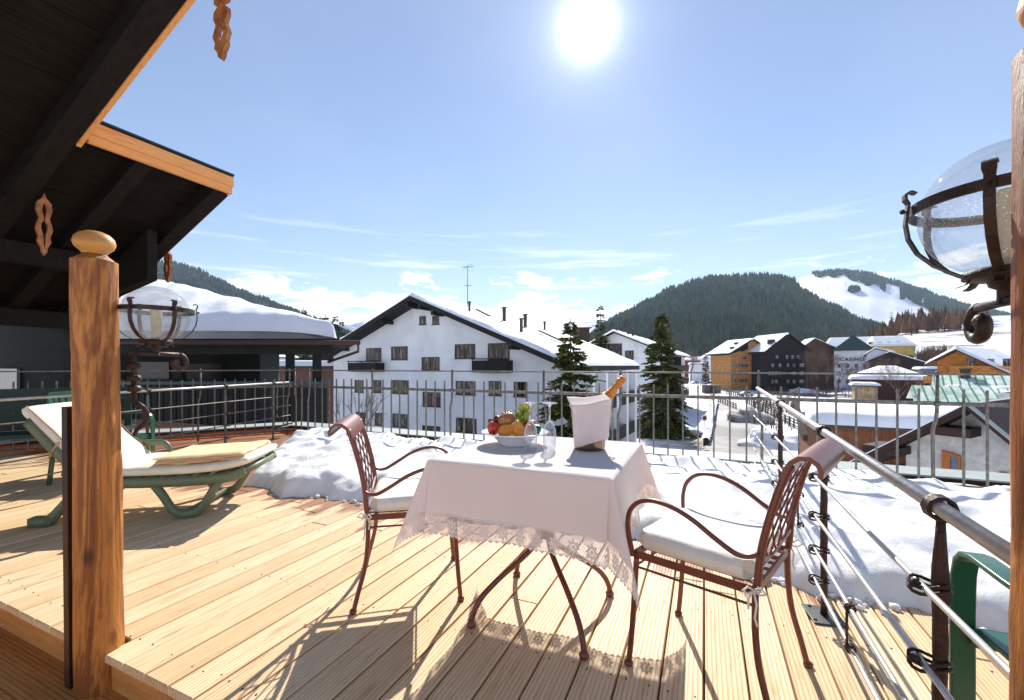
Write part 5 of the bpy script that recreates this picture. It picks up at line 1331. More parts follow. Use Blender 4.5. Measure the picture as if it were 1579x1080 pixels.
for i, (px, py0, py1, wpx) in enumerate([(570.5, 557, 572, 43), (764, 553, 573, 52)]):
    for lx, z, h_, w_, mul, dd in wrow([(px, py0, py1, wpx, 0)]):
        m = MB(); n = int(w_ / .13)
        for k in range(n): a = lx - w_ / 2 + w_ * k / n; m.span((a, -.95, z + .04), (a + w_ / n - .012, -.92, z + h_ - .16))
        for s in (-1, 1): m.span((lx + s * w_ / 2 - .02, -.93, z + .04), (lx + s * w_ / 2 + .02, 0, z + h_ - .16))
        m.span((lx - w_ / 2 - .05, -.98, z + h_ - .08), (lx + w_ / 2 + .05, -.88, z + h_)); m.span((lx - w_ / 2, -.92, z - .08), (lx + w_ / 2, 0, z + .03))
        for s in (-1, 0, 1): m.span((lx + s * (w_ / 2 - .03) - .03, -.95, z), (lx + s * (w_ / 2 - .03) + .03, -.9, z + h_))
        obj('balcony', m, M_black, wt)
# purlin ends under the verge
for x in (-8.6, -3.2, -.35, .9, 2.2, 9.0):
    m = MB(); m.span((x - .13, -1.35, zf(x) - .34), (x + .13, 0, zf(x) - .03)); obj('purlin', m, M_black, wt)
# chimneys, vents and antenna on the roof
for i, (x, y, h_, r_) in enumerate([(3.2, 2.2, .75, .10), (4.6, 5.5, 1.15, .16), (5.9, 7.0, 1.15, .16), (7.6, 3.0, 1.0, .13), (5.5, 12, .8, .11)]):
    m = MB(); z = zf(x) + .3; m.lathe([(r_, 0), (r_, h_ + .3), (r_ * 1.35, h_ + .32), (r_ * 1.35, h_ + .42), (0, h_ + .45)], 10, (x, y, z)); obj('flue', m, M_tile, wt)
for (x, y, l) in ((3.9, 3.2, 1.3), (8.6, 6.5, 2.2)):
    m = MB(); m.beam((x - l / 2, y, zf(x - l / 2) + .95), (x + l / 2, y, zf(x + l / 2) + .85), .35, .12); obj('snow_guard', m, M_tile, wt)
at = thing('antenna', 'tall thin television aerial on the white building roof', 'antenna', Vector((0, 0, 0)))
ap = pos(721, 38.6); at.location = (ap.x, ap.y, zat(474, 38.6)); ah = 64 * 38.6 / F
m = MB(); m.tube([(0, 0, -1.2), (0, 0, ah)], [.04, .022], 6); obj('mast', m, M_galv, at)
m = MB()
for (z, n, l) in ((ah - .12, 5, .75), (ah * .52, 4, .45)):
    m.beam((-.5 if n == 5 else -.3, 0, z), (.65 if n == 5 else .3, 0, z), .025, .025)
    for k in range(n): x = -.45 + 1.0 * k / (n - 1); m.beam((x * (1 if n == 5 else .6), -l / 2, z), (x * (1 if n == 5 else .6), l / 2, z), .018, .018)
m.beam((-.5, 0, ah - .15), (.5, 0, ah + .12), .02, .02)
obj('dipoles', m, M_galv, at)
# east side of the white building: loggias with white pillars
m = MB()
sx = 12.6
for k, y in enumerate((1.3, 4.4, 7.5, 10.6, 13.7)):
    m = MB(); m.span((sx, y - .25, 0), (sx + 1.5, y + .25, 9.6)); obj('pillar', m, M_white, wt)
for z in (1.2, 4.0, 6.8):
    m = MB(); m.span((sx + .003, 1.6, z), (sx + 1.35, 15.8, z + .2)); m.span((sx + 1.35, 1.6, z), (sx + 1.42, 15.8, z + 1.05)); obj('loggia', m, M_black, wt)
    for y in (2.9, 5.95, 9.0, 12.1):
        m = MB(); m.span((sx - .02, y - 1.0, z + .25), (sx + .04, y + 1.0, z + 2.4)); obj('window', m, M_pane, wt)

# second white building behind
w2, zf2 = house('white_building', 'second long white building with a snowy roof behind the big spruce', 948, 78, -R(4), -4.5, 8.5, 0, GZ, 4.9, 7.0, 3.4, 30, 1.2, M_white, M_black, M_snowr, .4, 1.2)
window(w2, -1.0, 0, 10.6, 4.6, 2.5, mull=3, dep=.1)
window(w2, 2.6, 0, 10.2, 1.5, 1.6, mull=1, dep=.1)
for y in (4, 9, 14): 
    m = MB(); m.span((8.51, y, 2), (9.6, y + .25, 10.9)); obj('pillar', m, M_black, w2)
for z in (2.5, 5.3, 8.1):
    m = MB(); m.span((8.52, .2, z), (9.55, 29, z + 1.1)); obj('balcony', m, M_brown, w2)
for (x, y) in ((1.5, 4), (2.2, 4.5), (6, 8)):
    m = MB(); m.lathe([(.22, 0), (.22, 1.2), (.4, 1.25), (.4, 1.5), (0, 1.55)], 8, (x, y, zf2(x) + .3)); obj('flue', m, M_tile, w2)
m = MB(); m.tube([(0, 0, 0), (0, 0, 3)], .04, 5); m.beam((-.8, 0, 2.6), (.8, 0, 2.6), .05, .05); m.beam((-.5, 0, 1.9), (.5, 0, 1.9), .05, .05)
aa = pos(952, 82); o = thing('antenna', 'small aerial above the second white building', 'antenna', (aa.x, aa.y, 7.0)); obj('mast', m, M_galv, o)
# low flat brown building top left of the slim spruce
def slab_house(name, label, px0, px1, d, py_top, rot=None, wall=M_white, snow_t=.5, dep=14, base=GZ, cat='building', roof_ov=.5, snow=M_snowr, wins=0):
    a = pos(px0, d); b = pos(px1, d); L = (b - a).length; be = math.atan((px0 - CX) / F) * .85; L = L * math.cos(be) if rot is None and px0 > 900 else L; rot = (YAW - be if px0 > 900 else YAW) if rot is None else rot; t = thing(name, label, cat, (a.x, a.y, base), rot); zt = zat(py_top, d) - base - snow_t
    m = MB(); m.span((0, 0, 0), (L, dep, zt - .2)); obj('wall', m, wall, t)
    m = MB(); m.span((-roof_ov, -roof_ov, zt - .197), (L + roof_ov, dep + roof_ov, zt)); rf_ = obj('roof', m, M_tile, t)
    m = MB()
    def fn(u, v):
        e = min(min(u, 1 - u) * L, min(v, 1 - v) * dep) / (snow_t * 1.2); k = math.sqrt(max(0, 1 - (1 - min(1, e)) ** 2))
        return Vector((-roof_ov + (L + 2 * roof_ov) * u, -roof_ov + (dep + 2 * roof_ov) * v, zt + .01 + snow_t * k * (1 + .15 * noise.noise(Vector((u * 6, v * 6, d))))))
    if snow: m.grid(fn, 40, 30); obj('snow', m, snow, rf_, True)
    for i in range(wins): simple_window(t, L * (i + .5) / wins, 0, zt - 2.0, L / wins * .5, 1.2)
    return t, L
slab_house('flat_building', 'flat brown building showing over the ridge of the white roof', 893, 909, 110, 502, wall=M_brown, snow=None)

# dark chalet with thick snow at the left
CR = YAW; cd = 11.0
c0 = pos(CX, cd)
ct = thing('dark_chalet', 'dark timber neighbouring chalet with a thick snow covered hipped roof at the left', 'building', (c0.x, c0.y, 0), CR)
ez = zat(528, cd); UR = -4.45
def csn(u, v):
    x = -16 + (UR + 16) * u; y = -.15 + 9.5 * v; eR = UR - x; eF = y + .15
    hh = (.44 * min(eF, 3.95) + .12) if eF < 3.95 else .44 * 3.95 + .12 - .25 * (eF - 3.95)
    hR = .335 * eR; sm = .35
    h = -math.log(math.exp(-hh / sm * 2) + math.exp(-hR / sm * 2)) * sm / 2
    e = min(eF, eR, (1 - v) * 9.5); k = math.sqrt(max(0, 1 - (1 - min(1, e / .26)) ** 2))
    return Vector((x, y, ez + .08 + max(0, h + .08) * 1.0 + .38 * k * (1 + .12 * noise.noise(Vector((x * 1.7, 0, 4)))) + .05 * noise.noise(Vector((x * .9, y * .9, 0))) * k + .02 * noise.noise(Vector((x * 3, y * 2, 5))) * k + .015 * noise.noise(Vector((x * 5, y * 5, 0))) * k + .02 * math.sin(x * 1.1) * k))
m = MB(); m.grid(csn, 150, 70)
rf2 = MB(); rf2.span((-16.2, -.35, ez - .02), (UR + .05, 9.2, ez + .07)); croof = obj('roof', rf2, M_black, ct); obj('snow', m, M_snowr, croof, True)
m = MB(); m.tube([(-16.2, -.42, ez - .03), (UR + .55, -.42, ez - .03)], .055, 8); m.tube([(UR + .5, -.42, ez - .03), (UR + .5, -.42, ez - .25), (UR - .2, .6, ez - .5)], .035, 6); obj('gutter', m, M_winfr, ct)
m = MB(); m.prism([(UR, -.4, ez + .0), (UR + .55, -.4, ez - .02), (UR + .55, 6, ez - .02), (UR, 6, ez + .16)], (0, 0, .03)); obj('verge', m, M_brown, ct)
m = MB(); m.span((-16, -.1, ez - .30), (UR - .1, .12, ez - .022)); obj('eave_beam', m, M_black, ct)
m = MB()
m.span((-16, 1.2, -9), (-6.55, 8.4, ez - .03)); obj('wall', m, mat('dark_green_boards', (.10, .13, .13), .8, col2=(.07, .09, .09), scale=1, mapping=(1, 1, 10)), ct)
for xx in (-6.1 + .45, -4.95, -8.6):
    m = MB(); m.span((xx - .12, .25, -9), (xx + .12, .5, ez - .03)); obj('post', m, M_black, ct)
m = MB(); m.span((-16, .2, -1.25), (-4.8, 1.19, -1.05)); m.span((-16, .15, -9), (-12, .3, -1.25)); obj('balcony_floor', m, M_black, ct)
for k in range(64):
    pass
m = MB()
for k in range(70):
    x = -16 + k * .162; m.prism([(x, .12, -1.0), (x + .135, .12, -1.0), (x + .12, .12, -.55), (x + .135, .12, -.1), (x + .135, .12, .66), (x, .12, .66), (x, .12, -.1), (x + .015, .12, -.55)], (0, .03, 0))
obj('balcony_planks', m, M_black, ct)
m = MB(); m.span((-16, .08, .66), (-4.65, .22, .74)); obj('balcony_rail', m, mat('blue_grey_rail', (.25, .33, .36), .6), ct)
m = MB(); m.span((-15, .6, -9), (-9.5, 1.15, -1.26)); obj('base_wall', m, M_black, ct)
m = MB(); m.span((-8.6, 1.17, -.7), (-7.6, 1.195, 1.2)); obj('door', m, mat('dark_brown_door', (.16, .11, .09), .5), ct)
for xx in (-9.6, -11.2):
    m = MB(); m.span((xx - .5, 1.17, .2), (xx + .5, 1.195, 1.25)); obj('window', m, mat('dark_window', (.05, .08, .09), .15), ct)
for ch in list(ct.children) + [c for k in ct.children for c in k.children]:
    for v in ch.data.vertices: v.co.x -= .46 * v.co.y
# hedge below the chalet, buildings behind it
def hedge(label, px0, px1, d, z0, z1, seed, m_=None, dep=1.4, n=2600, name='hedge', group=None):
    a = pos(px0, d); b = pos(px1, d); L = (b - a).length; t = thing(name, label, 'hedge', (a.x, a.y, z0), YAW, group); r = random.Random(seed); m = MB(); V, Fc = m.v, m.f; H = z1 - z0
    for i in range(n):
        x = r.uniform(0, L); y = r.uniform(0, dep); z = r.uniform(0, 1) ** .7 * H * (1 + .12 * noise.noise(Vector((x, y, 0)))); s = r.uniform(.06, .16); p = Vector((x, y, z)); q = Vector((r.uniform(-1, 1), r.uniform(-1, 1), r.uniform(-.6, 1))).normalized() * s; w_ = q.orthogonal().normalized() * s * .4
        o = len(V); V += [tuple(p - w_), tuple(p + w_), tuple(p + q)]; Fc.append((o, o + 1, o + 2))
    m.m = [0] * len(Fc); obj('foliage', m, m_ or M_hedge, t); return t
M_hedge = mat('hedge_leaves', (.36, .38, .16), .8, scale=2, col2=(.22, .25, .10))
hedge('yellow green hedge below the dark chalet balcony', 380, 470, 16, -4.6, -.9, 3, n=9000)
slab_house('flat_building', 'low building with a snowy roof seen through the chalet porch, nearer one', 330, 520, 42, 556, wall=mat('beige_brown_wall', (.45, .33, .28), .9), snow_t=.55, dep=9, base=GZ)
slab_house('flat_building', 'low pale building with snow behind the chalet porch, farther one', 395, 420, 60, 547, wall=M_white, snow_t=.3, dep=6, base=GZ)
for i, (px, d, ty) in enumerate(((398, 85, 540), (414, 88, 536), (430, 84, 538), (452, 90, 537), (470, 86, 541))):
    conifer('dark tree behind the chalet porch, %s from the left' % ['first', 'second', 'third', 'fourth', 'fifth'][i], px, d, ty, 8, 90 + i, M_needled, .8, group='dark trees seen through the chalet porch', leaf=.7, n_whorl=16)
# ---- white house with brown gable at the lower right
D5 = 17.5; R5 = YAW - R(60); P5 = pos(1508, D5); E5 = Vector((math.cos(R5), math.sin(R5), 0)); N5 = Vector((-math.sin(R5), math.cos(R5), 0))
def on5(px, py, off=0):
    r0 = pos(px, 1.0); dd = (P5.dot(N5) + off) / r0.dot(N5); q = pos(px, dd) - P5; return q.dot(E5), zat(py, dd) - GZ
ax_, az_ = on5(1508, 628); lx_, lz_ = on5(1360, 700); rx_, rz_ = on5(1640, 735)
sl5 = (az_ - lz_) / (0 - lx_); wl_ = on5(1397, 700)[0]
ht, zf5 = house('white_house', 'low white stucco house with a dark brown gable roof at the lower right', 1508, D5, R5, wl_, rx_, 0, GZ, az_ - sl5 * (-wl_) + GZ, az_ + GZ, rz_ + GZ, 9, 2.3, M_stucco, M_brown, None, .12, 1.5, thick=.16)
m = MB(); m.prism([(wl_ - 2.35, -1.52, zf5(0) - sl5 * (2.35 - wl_) + .165), (0, -1.52, zf5(0) + .165), (0, -1.52, zf5(0) + .215), (wl_ - 2.35, -1.52, zf5(0) - sl5 * (2.35 - wl_) + .215)], (0, 11.5, 0)); obj('snow', m, M_snowr, ht)
m = MB(); m.prism([(.02, -1.52, zf5(0) + .165), (rx_ + 2.3, -1.52, zf5(0) + .165 + (rz_ - az_) / rx_ * (rx_ + 2.3)), (rx_ + 2.3, -1.52, zf5(0) + .2 + (rz_ - az_) / rx_ * (rx_ + 2.3)), (.02, -1.52, zf5(0) + .20)], (0, .5, 0)); obj('verge', m, M_ledge, ht)
for k, (pa_, pb_) in enumerate(((( 1342, 683), (1398, 702)), ((1444, 655), (1507, 674)))):
    x0, z1 = on5(pa_[0], pa_[1], -.5); x1, z0 = on5(pb_[0], pb_[1], -.5); m = MB(); m.span((x0, -1.3, z0), (x1, -.003 if k else .5, z1)); obj('beam', m, M_brown, ht)
for yy in (-1.42, -.75, -.1):
    m = MB(); m.prism([(wl_ - 2.2, yy, zf5(0) - sl5 * (2.2 - wl_) - .16), (-.05, yy, zf5(0) - .17), (-.05, yy, zf5(0)), (wl_ - 2.2, yy, zf5(0) - sl5 * (2.2 - wl_))], (0, .1, 0)); obj('rafter', m, M_brown, ht)
M_of = mat('orange_window_frame', (.70, .42, .14), .6)
x0, z2 = on5(1454, 694); x1, z1 = on5(1483, 703); z0 = on5(1454, 726)[1]
wf = MB(); wf.prism([(x0, -.16, z0), (x0 + .26, -.16, z0), (x0 + .26, -.16, z2 - .22), (x0, -.16, z2)], (0, .15, 0)); wf.prism([(x0, -.165, z2), (x0, -.165, z2 - .12), (x1, -.165, z1 - .14), (x1, -.165, z1)], (0, .15, 0)); wf.span((x1 - .08, -.16, z0), (x1, -.01, z1 - .1))
wo_ = obj('window', wf, M_of, ht)
m = MB(); m.prism([(x0 + .26, -.10, z0), (x1 - .08, -.10, z0), (x1 - .08, -.10, z1 - .14), (x0 + .26, -.10, z2 - .2)], (0, .03, 0)); obj('pane', m, mat('grey_blue_pane', (.42, .48, .58), .2), wo_)
xa, za = on5(1542, 727); xb, zb = on5(1600, 742); m = MB(); m.prism([(xa, -.12, za), (xb, -.12, zb), (xb, -.12, zb - .22), (xa, -.12, za - .26)], (0, .11, 0)); obj('window_trim', m, M_of, ht)
# snowy flat roof with orange boarding behind it
ft, L_ = slab_house('timber_shed', 'orange boarded building with a deep flat snow roof behind the pipe railing', 1262, 1500, 29, 632, rot=YAW - R(26), wall=mat('orange_boarding', (.56, .35, .22), .8, scale=1, col2=(.42, .25, .15), mapping=(6, 6, 1)), snow_t=.9, dep=9, base=GZ, roof_ov=.7)
zs_ = zat(632, 29) - GZ
m = MB(); m.prism([(-1.0, -1.1, zs_ - 1.6), (-1.0, 3.4, zs_ + .55), (-1.0, 5.4, zs_ - .3), (-1.0, 5.2, zs_ - .6), (-1.0, 3.4, zs_ + .1), (-1.0, -1.0, zs_ - 2.0)], (.25, 0, 0)); obj('barge', m, M_brown, ft)
m = MB(); m.span((4, -.06, 1.2), (8, .0, 3.0)); obj('window', m, M_tealroof, ft)

# ---- green sheet roofs
def gable_roof_house(label, px, d, rot, w_, dep, base, eave, ridge, wall, roofm, name='house', snow=None, st=.2, **k):
    return house(name, label, px, d, rot, -w_ / 2, w_ / 2, 0, base, eave, ridge, eave, dep, .8, wall, roofm, snow, st, .8, **k)
def ribbed_roof(label, px, d, rot, w_, dep, base, eave, ridge, wall, name='house'):
    """ridge parallel to local x; slope falls toward the camera (-y) with standing seams"""
    p = pos(px, d); t = thing(name, label, 'building', (p.x, p.y, base), rot); e, rg = eave - base, ridge - base
    m = MB(); m.span((-w_ / 2 + .4, .4, 0), (w_ / 2 - .4, dep - .4, e)); obj('wall', m, wall, t)
    m = MB(); m.prism([(-w_ / 2, 0, e), (-w_ / 2, dep / 2, rg), (-w_ / 2, dep, e), (-w_ / 2, dep, e - .1), (-w_ / 2, dep / 2, rg - .12), (-w_ / 2, 0, e - .1)], (w_, 0, 0)); r_ = obj('roof', m, M_metalroof, t)
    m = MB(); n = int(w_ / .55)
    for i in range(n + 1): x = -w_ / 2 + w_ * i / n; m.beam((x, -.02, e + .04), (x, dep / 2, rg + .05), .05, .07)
    obj('seams', m, mat('seam_green', (.30, .52, .42), .5), r_)  # seams in a darker green than the roof sheet
    return t, r_, e, rg
gt, gr, e_, rg_ = ribbed_roof('house with a pale green ribbed sheet roof and patches of snow at the right', 1563, 37, YAW - R(42), 9.5, 9, GZ, zat(612, 33), zat(578, 40), M_stucco)
m = MB()
def patch(u, v):
    x = -4.7 + 9.4 * u; y = .05 + 1.7 * v; zz = e_ + (rg_ - e_) * y / 4.5
    th = .22 * max(-.3, .45 + noise.noise(Vector((x * .5, y * 1.2, 0))) * 1.2 - v * .75)
    return Vector((x, y, zz + .03 + th))
m.grid(patch, 80, 24); obj('snow', m, M_snowr, gr, True)
m = MB(); m.box((-2.6, 3.7, rg_ - .1), (.7, .6, 1.1)); m.box((-2.6, 3.7, rg_ + .5), (.9, .8, .15)); obj('chimney', m, M_tile, gt)
gt2, gr2, e2_, rg2_ = ribbed_roof('low house with a green ribbed roof half under snow left of the ribbed roof house', 1478, 32, YAW - R(36), 4.4, 6, GZ, zat(626, 30), zat(596, 34), M_white)
# ---- golden chalet
ch_, zfc = house('timber_chalet', 'golden larch chalet with carved balcony and broad snowy roof at the right', 1478, 72, YAW - R(58), -2.6, 12.5, 0, GZ, 1.9, zat(541, 72), -4.6, 22, 1.2, M_larchw, M_winfr, M_snowr, .5, 1.8, thick=.25)
for (z0_, z1_, a, b) in ((zat(574, 72), zat(566, 72), -.8, 8.5), (zat(590, 72), zat(582, 72), -4, 9)):
    m = MB(); n = 36
    for k in range(n): x = a + (b - a) * k / n; m.span((x, -1.5, z0_ - GZ), (x + (b - a) / n * .86, -1.44, z1_ - GZ))
    m.span((a, -1.56, z1_ - GZ), (b, -1.38, z1_ - GZ + .15)); m.span((a, -1.5, z0_ - GZ - .2), (b, 0, z0_ - GZ - .02)); obj('balcony', m, M_larchw, ch_)
for i in range(3): simple_window(ch_, 1.5 + 2.0 * i, 0, zat(566, 72) - GZ + .1, 1.1, 1.2)
# ---- round snowy pavilion, kiosk
def hip(name, label, px, d, w_, dep, base, eave, ridge, wall, roofm, snow=M_snowr, rot=YAW, st=.4, ridge_len=.0, cat='building', ov=.8):
    p = pos(px, d); rot -= math.atan((px - CX) / F) * .9; w_ *= .8; t = thing(name, label, cat, (p.x, p.y, base), rot); e, rg = eave - base, ridge - base
    m = MB(); m.span((-w_ / 2, 0, 0), (w_ / 2, dep, e)); obj('wall', m, wall, t)
    hx, hy = w_ / 2 + ov, dep / 2 + ov
    m = MB(); V = [(-hx, -ov, e + .01), (hx, -ov, e + .01), (hx, dep + ov, e + .01), (-hx, dep + ov, e + .01), (-ridge_len / 2, dep / 2, rg), (ridge_len / 2 + .01, dep / 2, rg)]
    m.add(V, [(0, 1, 5, 4), (1, 2, 5), (2, 3, 4, 5), (3, 0, 4), (3, 2, 1, 0)]); r_ = obj('roof', m, roofm, t)
    if snow:
        m = MB()
        def fn(u, v):
            x = -hx + 2 * hx * u; y = -hy + 2 * hy * v; k1 = max(0, abs(x) - ridge_len / 2) / (hx - ridge_len / 2); k2 = abs(y) / hy; q = max(k1, k2)
            q2 = min(1, (k1 ** 5 + k2 ** 5) ** .2 if k1 + k2 > 0 else 0); z = e + (rg - e) * (1 - min(1, q2)) ; ed = math.sqrt(max(0, 1 - (1 - min(1, (1 - q) * 8)) ** 2))
            return Vector((x, y + dep / 2, z + .02 + st * ed + .05 * noise.noise(Vector((x, y, 0))) * ed))
        m.grid(fn, 50, 40); obj('snow', m, snow, r_, True)
    return t
hip('pavilion', 'pavilion under a broad domed snow roof beyond the snowy flat roof', 1372, 105, 17.5, 14, GZ, zat(586, 105), zat(568, 110), M_brown, M_tile, st=.7, ridge_len=3)
kt, _ = slab_house('kiosk', 'small beige kiosk with rounded snow on its roof', 1318, 1350, 78, 590, wall=mat('beige_boarding', (.72, .62, .48), .8, scale=1, col2=(.5, .42, .32), mapping=(3, 3, 1)), snow_t=.5, dep=4, base=GZ)
slab_house('flat_building', 'long grey flat building with snow below the golden chalet', 1420, 1475, 110, 566, wall=mat('grey_render', (.52, .53, .58), .9), snow_t=.6, dep=12, wins=3)
slab_house('flat_building', 'low white flat building behind the car park', 1064, 1090, 260, 559, wall=M_white, snow_t=1.2, dep=14)

# ---- ochre block, black block, hotel
ot, zo = house('apartment_block', 'ochre timber apartment block with a snowy roof, left of the black one', 1160, 158, YAW + R(6), -8.3, 6.4, 0, GZ, zat(545, 158), zat(524, 158), zat(541, 158), 13, 1.2, M_ochre, M_tealroof, None, fov=1.2)
m = MB()
def osn(u, v):
    x = -9.6 + 9.2 * u; y = -1.2 + 15.4 * v; return Vector((x, y, zo(x) + .3 + .5 + .1 * noise.noise(Vector((x, y, 0)))))
m.grid(osn, 30, 30); obj('snow', m, M_snowr, ot.children[1], True)
for i in range(2): m = MB(); m.box((-6.4 + 3.0 * i, 2 + 2 * i, zo(-6.4 + 3.0 * i) + .9), (1.2, 1.6, .7)); obj('dormer', m, M_tile, ot)
m = MB(); m.span((-1.6, -.25, 2), (1.4, .0, zo(0) - 1.0)); obj('stair_tower', m, M_ochre, ot)
m = MB(); m.prism([(-8.2, -.1, zo(-8.2) - .3), (-1.7, -.1, zo(-1.7) - .2), (-1.7, -.1, zo(-1.7) - 2.4), (-3.5, -.1, zo(-3.5) - 2.2), (-5.2, -.1, zo(-5.2) - 1.2)][::-1], (0, .08, 0)); obj('gable_boarding', m, M_black, ot)
for z in (3.2, 5.9, 8.6):
    for x in (-7.0, -4.6, -2.6, 3.6):
        if z + 1.5 < zo(x) - GZ * 0 - 0: simple_window(ot, x, 0, z, 1.7, 1.15)
for z in (3.2, 5.9, 8.6, 11.4): simple_window(ot, 0, -.25, z, 1.0, 1.0)
for z, x in ((11.4, -3.0), (11.2, 2.9)): simple_window(ot, x, 0, z, 1.6, 1.1)
for z in (2.3, 5.0, 7.7):
    m = MB(); m.span((2.2, -1.1, z), (5.4, -.02, z + .9)); obj('balcony', m, M_brown, ot)
kt2, zk = house('apartment_block', 'black timber apartment block with a snowy roof and rows of pale balconies', 1214, 150, YAW + R(4), -7.6, 6.6, 0, GZ, zat(541, 150), zat(516, 150), zat(537, 150), 15, 1.4, M_black, M_brown, None, fov=1.2)
m = MB()
def ksn(u, v):
    x = -9.1 + 8.8 * u; y = -1.2 + 17.4 * v; return Vector((x, y, zk(x) + .3 + .5 + .1 * noise.noise(Vector((x, y, 3)))))
m.grid(ksn, 30, 30); obj('snow', m, M_snowr, kt2.children[1], True)
m = MB(); m.box((-5, 1.2, zk(-5) + 1.2), (1.5, 2, 1.6)); obj('chimney', m, M_tile, kt2)
for z in (2.6, 5.4, 8.2, 11.0):
    m = MB(); a, b = (-7.5, 3.6) if z < 10 else (-4.5, 2.6); m.span((a, -1.2, z - .4), (b, -.02, z + .35)); obj('balcony', m, M_black, kt2)
    for x in (-6.6, -5.3, -4.0, -2.7, .2, 2.4, 5.2) if z < 10 else (-3.8, -1.9, -.2, 1.9, 4): 
        if rnd.random() < .85: simple_window(kt2, x, 0, z + .45, .9 if x < 5 else 1.5, 1.25, mat('pale_curtained_pane', (.62, .60, .64), .3, scale=.6, col2=(.35, .33, .36)))
hotel = hip('hotel', 'white casino hotel with a steep dark teal hipped roof', 1316, 150, 13.5, 12, GZ, zat(541, 150), zat(518, 156), M_white, M_tealroof, None, rot=YAW - .05, ridge_len=.5)
for z in (3.0, 5.8, 8.4):
    for x in (-4.0, -1.6, .8, 3.2):
        simple_window(hotel, x, 0, z, .9, 1.3)
tx = bpy.data.curves.new('sign_text', 'FONT'); tx.body = 'CASINO'; tx.size = 1.6; tx.extrude = .06; tx.space_character = 1.18; tx.offset = .04
to = bpy.data.objects.new('tmp_text', tx); sc.collection.objects.link(to); dg = bpy.context.evaluated_depsgraph_get(); me = bpy.data.meshes.new_from_object(to.evaluated_get(dg)); bpy.data.objects.remove(to)
me.transform(Matrix.Translation((-3.7, -.15, 10.8)) @ Matrix.Rotation(R(90), 4, 'X')); me.materials.clear(); me.materials.append(mat('teal_letters', (.02, .26, .24), .5))
link(bpy.data.objects.new('lettering', me), hotel)
m = MB()
for s in (-1, 1):
    m.beam((-4.4 + s * .6, -.12, 11.9), (-4.4, -.12, 10.9), .12, .18); m.beam((-4.4 + s * .6, -.12, 11.9), (-4.4 + s * .1, -.12, 11.7), .12, .18)
m.beam((-4.4, -.12, 10.9), (-4.4, -.12, 10.5), .12, .18); obj('emblem', m, mat('grey_emblem', (.40, .48, .50), .5), hotel)
g1, z1_ = house('timber_house', 'brown gabled wing with snowy valleys between the black block and the hotel', 1256, 160, YAW - R(20), -4, 8.0, 0, GZ, zat(536, 155), zat(522, 155), zat(540, 150), 12, .8, mat('reddish_timber', (.42, .29, .24), .8, scale=1), M_tile, M_snowr, .4)
hip('long_building', 'long building with green ridge and snowy roof left of the yellow house', 1330, 215, 38, 14, GZ, zat(536, 215), zat(521, 222), M_white, M_tealroof, rot=YAW, ridge_len=26, st=.5)
yt = hip('yellow_house', 'yellow house with a wide snowy roof and dormers below the larches', 1378, 205, 20, 14, GZ, zat(534, 205), zat(520, 212), M_yellow, M_tealroof, rot=YAW + .25, ridge_len=12, st=.5)
for i in range(4): m = MB(); m.box((-8 + 3.4 * i, 2.6, zat(531, 205) - GZ + .8), (1.4, 1.6, 1.0)); obj('dormer', m, M_tile, yt)
for x in (-7, -2, 3, 8): simple_window(yt, x, 0, 9, 1.4, 1.6)
g2, _z = house('white_house', 'small white gabled house right of the hotel', 1356, 140, YAW - R(40), -3.2, 3.2, -1, GZ, zat(546, 138), zat(538, 138), zat(544, 138), 10, .8, M_white, M_brown, M_snowr, .4)
for z in (4, 7): simple_window(g2, -2.5, 0, z, 1.2, 1.3)
g3, _z = house('timber_house', 'dark brown house with a sagging snowy roof behind the round pavilion', 1385, 136, YAW - R(42), -7, 6, -2, GZ, zat(556, 132), zat(543, 132), zat(560, 132), 12, 1, M_brown, M_winfr, M_snowr, .25)
m = MB(); m.span((-5, -1.2, 6), (4, -.02, 7)); obj('balcony', m, M_winfr, g3)
for (lab, px, d, w_, e_y, r_y, wl) in (('tiny far house left of the ochre block', 1100, 290, 16, 553, 546, M_white), ('far red trimmed house behind the car park', 1075, 310, 22, 556, 551, mat('red_render', (.62, .22, .18), .9)), ('distant house on the snow field behind the big lantern', 1455, 260, 24, 555, 549, M_tile), ('distant brown house right of the lantern arm', 1530, 230, 20, 548, 540, M_brown), ('distant white house on the snow field at the right edge', 1562, 300, 16, 524, 516, M_white)):
    p = pos(px, d); hip('house', lab, px, d, w_, 12, ground_z(p.x, p.y), zat(e_y, d), zat(r_y, d), wl, M_tile, rot=YAW + .1, ridge_len=w_ * .5, st=.6)
# bare scrub on the far hillside is ground cover
def scrub(label, px0, px1, d0, d1, n, seed, h0=2, h1=5, m_=None):
    r = random.Random(seed); m = MB()
    for i in range(n):
        p = pos(r.uniform(px0, px1), r.uniform(d0, d1)); z = ground_z(p.x, p.y); h = r.uniform(h0, h1)
        for k in range(7): a = r.uniform(0, 6.28); q = Vector((math.cos(a) * h * .3 * r.random(), math.sin(a) * h * .3 * r.random(), h * r.uniform(.6, 1))); m.tube([Vector((p.x, p.y, z)), Vector((p.x, p.y, z)) + q], [h * .012, h * .006], 3)
    return struct('scrub', m, m_ or M_larch, label, 'bushes', False, 'stuff')
scrub('brown leafless scrub on the bank right of the yellow house', 1415, 1465, 150, 185, 420, 8, 3, 7)
scrub('brown leafless scrub along the foot of the forested hill', 1040, 1300, 320, 520, 900, 9, 5, 11)
scrub('leafless bushes beside the fenced lane', 1160, 1230, 60, 110, 160, 10, 1, 2.4)
scrub('leafless hedge along the street', 1180, 1400, 120, 150, 260, 12, 1, 2.6, M_birch)

